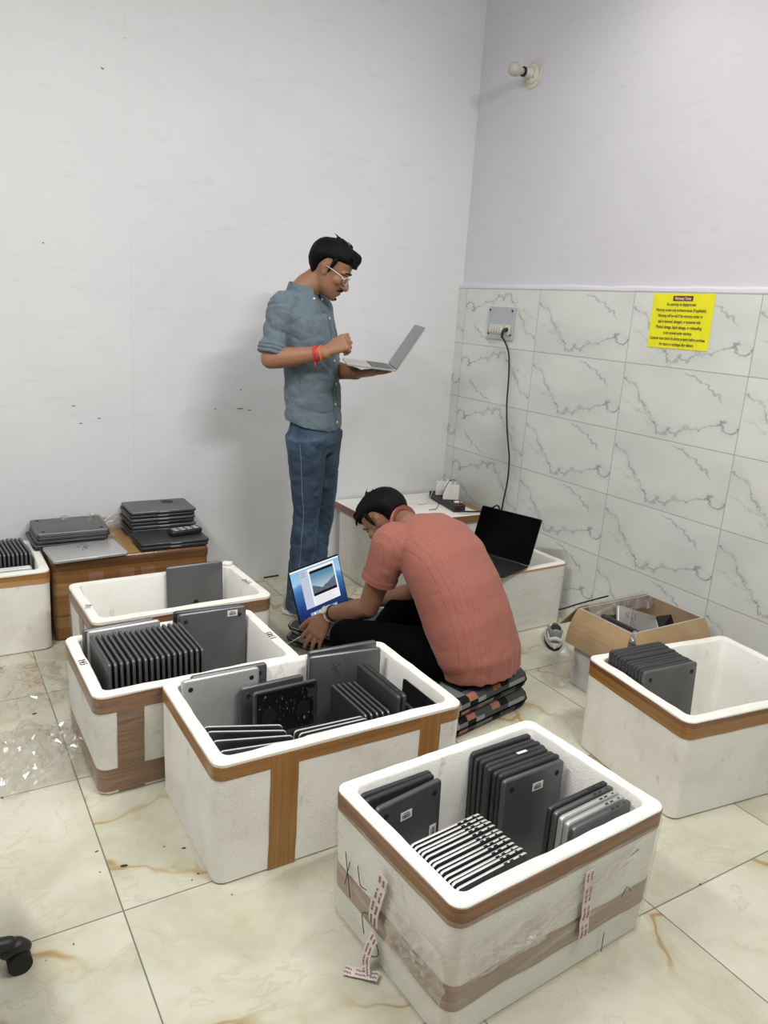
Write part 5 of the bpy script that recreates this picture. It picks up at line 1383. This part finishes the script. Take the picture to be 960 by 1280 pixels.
def on_shirt(y, z, x0=.6):
    h = SB.ray_cast(V(x0, y, z), V(-1, 0, 0)); return (h[0], h[1]) if h[0] is not None else (V(.12, y, z), V(1, 0, 0))
pb = bmesh.new(); pr = None; zs = [1.43-.012*i for i in range(44)]
for z in zs:
    a = [on_shirt(y, z)[0]+V(.0025, 0, 0) for y in (-.016, .016)]
    if abs(a[0].x-a[1].x) > .05: continue
    rg = ring(pb, [a[0], a[1], a[1]-V(.004, 0, 0), a[0]-V(.004, 0, 0)])
    if pr: bridge(pb, pr, rg)
    else: cap(pb, rg)
    pr = rg
cap(pb, pr); part('placket', pb, M['shirt_dark'], man)
for z in (1.40, 1.31, 1.22, 1.12, 1.03, .95):
    c, nn = on_shirt(0, z); bb_ = bmesh.new(); disc(bb_, c+V(.0028, 0, 0), .0055, .002, V(1, 0, 0), 12); part('button', bb_, M['white_plastic'], man)
for s in (-1, 1):
    c = inv @ (nc+(Fd*.86+Ld*s*.5).normalized()*.083-UP*.022); bb_ = bmesh.new(); ball(bb_, c, .0055, seg=10); part('button', bb_, M['white_plastic'], man)
pk = bmesh.new(); pr = None
for i in range(9):
    z = 1.36-.0135*i; a = [on_shirt(y, z)[0]+V(.003, 0, 0) for y in (.055, .085, .115, .145)]
    rg = a
    rg = ring(pk, a)
    if pr:
        for j in range(3): pk.faces.new((pr[j], pr[j+1], rg[j+1], rg[j]))
    pr = rg
part('chest_pocket', pk, M['shirt'], man)
# jeans
jb = bmesh.new()
loft(jb, [(pel+UP*.055, Ld*.146, Fd*.098), (pel+UP*.02, Ld*.154, Fd*.104), (pel-UP*.05, Ld*.158, Fd*.108), (pel-UP*.10, Ld*.150, Fd*.09)], 28, 2.3)
for h_, k_, a_ in ((hipR, knR, anR), (hipL, knL, anL)):
    g_ = V(a_.x, a_.y, .035)
    tube(jb, [h_-UP*.01, h_+(k_-h_)*.35, h_+(k_-h_)*.7, k_, k_+(a_-k_)*.35, k_+(a_-k_)*.75, g_], [.098, .088, .074, .063, .064, .070, .076], n=22, k=4, rnd=False)
b = remeshed(jb, .0062, 3)
for v in b.verts:
    q = V(v.co.x*8+v.co.z*4, v.co.y*8, v.co.z*9); lo = 1+1.2*max(0, (.55-v.co.z))
    v.co += v.normal*(.004*noise.noise(q)-.004*(1-abs(noise.noise(q*1.3)))**4)*lo
xform(b, inv); part('jeans', b, M['denim'], man)
jo = [c for c in man.children if c.name.startswith('jeans')][0]; JB = bvh(jo)
sm_ = bmesh.new(); pts = []
for i in range(26):
    z = .86-.031*i; f_ = i/25; c = inv @ (hipR.lerp(knR, min(1, (.90-z)/(.90-knR.z))) if z > knR.z else knR.lerp(anR, (knR.z-z)/(knR.z-anR.z)))
    h = JB.ray_cast(V(c.x+.012, -.6, z), V(0, 1, 0))
    if h[0] is not None: pts.append(h[0]-V(0, .0005, 0))
tube(sm_, pts, .0016, n=5, k=2); part('side_seam', sm_, M['denim_stitch'], man)
# shoes
for a_ in (anR, anL):
    ff = (Fd*.9+V(.1, -.2, 0)).normalized(); s_ = V(-ff.y, ff.x, 0); c = V(a_.x, a_.y, 0)
    sb_ = bmesh.new(); loft(sb_, [(c+ff*(x)+UP*zc, s_*w_, UP*h_) for x, zc, w_, h_ in ((-.085, .050, .018, .030), (-.075, .052, .032, .042), (-.03, .056, .037, .048), (.03, .050, .040, .042), (.09, .040, .045, .030), (.14, .034, .040, .022), (.165, .030, .020, .012))], 18, 2.4)
    xform(sb_, inv); so = part('shoe', sb_, M['tan_sole'], man)
    sb_ = bmesh.new(); loft(sb_, [(c+ff*x+UP*.0115, s_*w_, UP*.011) for x, w_ in ((-.092, .020), (-.08, .036), (-.03, .040), (.03, .043), (.09, .048), (.145, .043), (.172, .022))], 18, 3.5); xform(sb_, inv); part('sole', sb_, M['shoe_white'], so)
# hair, brows, eyes, moustache, glasses, wrist threads
b = remeshed(hair_parts(HM, 1.0, 1.0, True, 3), .0032, 2); xform(b, inv); part('hair', b, M['hair'], man)
def face_bits(HM, inv, t, skin):
    Z = -.108
    for s in (-1, 1):
        b = bmesh.new(); ball(b, (.066, s*.031, .108+Z), (.0115, .0125, .0095), seg=14); xform(b, inv @ HM); e = part('eye', b, M['eye_white'], t)
        b = bmesh.new(); ball(b, (.0755, s*.031, .105+Z), (.0028, .0055, .0055), seg=10); xform(b, inv @ HM); part('iris', b, M['black'], e)
        b = bmesh.new(); tube(b, [(.066, s*.017, .112+Z), (.0765, s*.031, .1165+Z), (.062, s*.047, .112+Z)], [.003, .0048, .003], n=8, k=3); xform(b, inv @ HM); part('eyelid', b, M[skin], t)
        b = bmesh.new(); tube(b, [(.080, s*.014, .131+Z), (.084, s*.030, .137+Z), (.071, s*.051, .131+Z)], [.0028, .0042, .002], n=8, k=3); xform(b, inv @ HM); part('eyebrow', b, M['hair'], t)
    b = bmesh.new(); tube(b, [(.073, -.021, .0425+Z), (.0885, 0, .0425+Z), (.073, .021, .0425+Z)], [.002, .004, .002], n=8, k=3); xform(b, inv @ HM); part('lips', b, M['lip'], t)
face_bits(HM, inv, man, 'skin')
b = bmesh.new(); Z = -.108; tube(b, [(.074, -.027, .050+Z), (.0895, -.008, .0575+Z), (.0895, .008, .0575+Z), (.074, .027, .050+Z)], [.0024, .0042, .0042, .0024], n=8, k=3)
tube(b, [(.073, -.018, .012+Z), (.085, 0, .014+Z), (.073, .018, .012+Z)], [.002, .005, .002], n=8, k=3); xform(b, inv @ HM); part('moustache', b, M['hair'], man)
gb = bmesh.new(); X = .0945
for s in (-1, 1):
    C = [V(X-.012*abs(math.cos(a))*(1 if math.cos(a)*s > 0 else .1)-.002, s*.033+.0245*math.cos(a), .104+Z+.0175*math.sin(a)) for a in [2*PI*i/24 for i in range(25)]]
    tube(gb, C, .0013, n=6, rnd=False)
    tube(gb, [(X-.014, s*.058, .110+Z), (X-.022, s*.076, .113+Z), (.02, s*.0795, .116+Z), (-.016, s*.0795, .114+Z), (-.026, s*.078, .100+Z)], .0014, n=6, k=3)
tube(gb, [(X-.003, -.0095, .107+Z), (X+.002, 0, .110+Z), (X-.003, .0095, .107+Z)], .0013, n=6, k=3)
xform(gb, inv @ HM); go = part('glasses', gb, M['silver_edge'], man)
for s in (-1, 1):
    lb_ = bmesh.new(); C = [V(X-.012*abs(math.cos(a))*(1 if math.cos(a)*s > 0 else .1)-.002, s*.033+.0235*math.cos(a), .104+Z+.0168*math.sin(a)) for a in [2*PI*i/24 for i in range(24)]]
    cap(lb_, ring(lb_, C)); xform(lb_, inv @ HM); part('lens', lb_, M['lens'], go)
ad = (wrR-elR).normalized(); ax1 = ad.cross(UP).normalized(); ax2 = ad.cross(ax1)
for off, rr_, m_, w_ in ((-.012, .0295, 'gold_thread', .0036), (-.034, .0315, 'red_thread', .0042), (-.028, .031, 'red_thread', .003)):
    b = bmesh.new(); tube(b, [wrR+ad*(off+.002*math.sin(a*3))+ax1*math.cos(a)*rr_+ax2*math.sin(a)*rr_ for a in [2*PI*i/24 for i in range(25)]], w_, n=6, rnd=False)
    if off < -.03: tube(b, [wrR+ad*off-UP*.030-Ld*.01, wrR+ad*(off+.004)-UP*.050-Ld*.012], [.004, .003], n=6)
    xform(b, inv); part('wrist_thread', b, M[m_], man)

# ================= the seated man =================
FB = V(-.30, .954, 0).normalized(); LB_ = V(-FB.y, FB.x, 0)
M1 = frame(V(1.735, 2.11, 0), FB, LB_, UP)
sit, inv = person('man in a salmon polo shirt seated on floor cushions, bent over a laptop', M1)
S = lambda u, v, f: V(*at_f(u, v, f))
hipc = V(1.760, 2.085, .235)
n0 = S(508, 656, 2.90); hc = S(481, 651, 2.985); 
hf = (FB*.60-UP*.78+LB_*.14).normalized(); HN = head_frame(hc, hf, UP*.75+FB*.75)
shL = S(489, 684, 2.765); shR = S(560, 672, 2.99)
elL = S(460, 760, 2.80); wrL = S(411, 767, 2.985)
elR = S(517, 741, 3.03); wrR = S(462, 752, 3.14)
body = bmesh.new(); head_parts(body, HN)
tube(body, [n0+(hipc-n0)*.14, n0, HN @ V(-.040, 0, -.055), HN @ V(-.02, 0, -.02)], [.062, .055, .054, .055], n=18, k=3)
mid = S(560, 735, 2.78)
def bsec(c, lw, dw, tan): c = Vector(c); tn = Vector(tan).normalized(); return (c, LB_*lw, (LB_.cross(tn)).normalized()*dw)
loft(body, [bsec(hipc, .13, .09, UP), bsec(mid, .13, .09, (n0-hipc)), bsec(n0+(hipc-n0)*.15, .13, .07, FB+UP*.4)], 20)
for a, b_, c in ((shL, elL, wrL), (shR, elR, wrR)):
    tube(body, [a+(n0-a)*.35, a, a+(b_-a)*.5, b_-(b_-a)*.02], [.045, .050, .047, .041], n=16, k=3)
    tube(body, [b_, b_+(c-b_)*.25, b_+(c-b_)*.7, c], [.042, .043, .034, .027], n=16, k=4)
hdl = (S(390, 798, 2.97)-wrL).normalized()
hand_parts(body, wrL+hdl*.006, hdl, V(.35, .65, -.65), V(.35, .8, .1), ((.22, .35, .25), (.20, .35, .25), (.20, .35, .25), (.22, .4, .3)), (.8, .6, .15), 1.12, .14, .027)
hdr = (S(440, 762, 3.16)-wrR).normalized()
hand_parts(body, wrR+hdr*.006, hdr, V(-.1, .2, -1), V(-.6, -.5, .1), ((.25, .45, .3), (.25, .45, .3), (.25, .45, .3), (.3, .45, .3)), (.8, .6, .2), 1.0, .10, .025)
hL, hR = hipc+LB_*.085+FB*.02-UP*.03, hipc-LB_*.085+FB*.02-UP*.03
kL = S(436, 797, 2.74); kR = V(1.715, 2.545, .235)
fL = V(1.650, 2.46, .060); fR = V(1.44, 2.42, .055)
for h_, k_, f_ in ((hL, kL, fL), (hR, kR, fR)):
    tube(body, [h_, (h_+k_)/2, k_], [.07, .06, .05], n=14, k=3); tube(body, [k_, (k_+f_)/2-UP*.01, f_], [.05, .045, .034], n=14, k=3)
pskin('body', body, inv, 'skin2', sit, .0042, 2)
# polo shirt
pb = bmesh.new()
SE = [((603, 838, 2.665), .172, .120, V(-.05, .1, 1)), ((598, 815, 2.665), .186, .132, V(-.08, .2, 1)), ((587, 778, 2.69), .188, .136, V(-.1, .45, 1)), ((573, 738, 2.73), .186, .136, V(-.15, .6, 1)), ((556, 702, 2.785), .192, .128, V(-.2, .75, .9)),
      ((540, 676, 2.84), .186, .104, V(-.25, .85, .7)), ((526, 661, 2.875), .130, .080, V(-.3, .95, .6)), ((511, 657, 2.90), .068, .060, V(-.3, .95, .5))]
loft(pb, [bsec(S(*p), a, b_, tn) for p, a, b_, tn in SE], 34, 2.3)
for a, b_, end in ((shL, elL, .52), (shR, elR, .50)):
    e = b_-a; tube(pb, [a+(n0-a)*.45, a+(n0-a)*.10, a+e*.2, a+e*end], [.070, .080, .073, .066], n=22, k=4, rnd=False)
b = remeshed(pb, .0062, 3)
for v in b.verts:
    q = V(v.co.x*8, v.co.y*8, v.co.z*8); low = max(0, (.33-v.co.z)*3)
    lat = (v.co-hipc).dot(LB_); v.co += v.normal*(.005*noise.noise(q)+.0035*abs(noise.noise(q*2.2))+low*.006*math.sin(lat*150+3*noise.noise(q)))
xform(b, inv); part('polo_shirt', b, M['polo'], sit)
for a, b_, end in ((shL, elL, .52), (shR, elR, .50)):
    e = b_-a; cf = bmesh.new(); tube(cf, [a+e*(end-.075), a+e*(end-.02), a+e*(end+.015)], [.0715, .0700, .0695], n=24, rnd=False); xform(cf, inv); part('sleeve_cuff', cf, M['polo_plain'], sit)
cb = bmesh.new(); pr = None; axn = (HN @ V(-.04, 0, -.055)-n0).normalized(); c1_ = LB_; c2_ = axn.cross(LB_).normalized()
nb = n0+axn*.036
for i in range(29):
    a = 2*PI*i/28; rad = c1_*math.cos(a)+c2_*math.sin(a)
    rg = ring(cb, [nb+rad*.060-axn*.016, nb+rad*.0560+axn*.014, nb+rad*.0590+axn*.016, nb+rad*(.080+.004*math.sin(a*3))-axn*.022, nb+rad*.078-axn*.026])
    if pr: bridge(cb, pr, rg)
    pr = rg
xform(cb, inv); part('collar', cb, M['polo_plain'], sit)
# trousers
tb = bmesh.new()
loft(tb, [bsec(hipc-UP*.079, .170, .125, UP), bsec(hipc-UP*.03, .182, .138, UP), bsec(hipc+UP*.04, .165, .120, UP)], 26, 2.4)
for h_, k_, f_ in ((hL, kL, fL), (hR, kR, fR)):
    tube(tb, [h_, h_+(k_-h_)*.5, k_], [.102, .094, .074], n=20, k=4); tube(tb, [k_, k_+(f_-k_)*.5, f_], [.074, .066, .054], n=20, k=4)
b = remeshed(tb, .0070, 3)
for v in b.verts:
    q = v.co*11; v.co += v.normal*.006*noise.noise(q); v.co.z = max(v.co.z, .002)
xform(b, inv); part('trousers', b, M['black_cloth'], sit)
b = remeshed(hair_parts(HN, 1.0, 1.25, True, 8, True), .0032, 2); xform(b, inv); part('hair', b, M['hair'], sit)
face_bits(HN, inv, sit, 'skin2')
# wrist watch on the left arm
ad = (wrL-elL).normalized(); ax1 = ad.cross(UP).normalized(); ax2 = ad.cross(ax1)
b = bmesh.new(); tube(b, [wrL-ad*.012+ax1*math.cos(a)*.0315+ax2*math.sin(a)*.0315 for a in [2*PI*i/24 for i in range(25)]], .0050, n=6, rnd=False, flat=(ad, .7)); xform(b, inv); wo = part('watch', b, M['silver_edge'], sit)
sd = (-ax2*.55+ax1*(-.8 if ax1.dot(V(.64, .77, 0)) > 0 else .8)).normalized(); b = bmesh.new(); disc(b, wrL-ad*.012+sd*.030, .0165, .009, sd, 20); xform(b, inv); part('dial', b, M['cream_plastic'], wo)
b = bmesh.new(); tube(b, [wrL-ad*.034+ax1*math.cos(a)*.033+ax2*math.sin(a)*.033 for a in [2*PI*i/24 for i in range(25)]], .0022, n=6, rnd=False); xform(b, inv); part('wrist_thread', b, M['black_cloth'], sit)
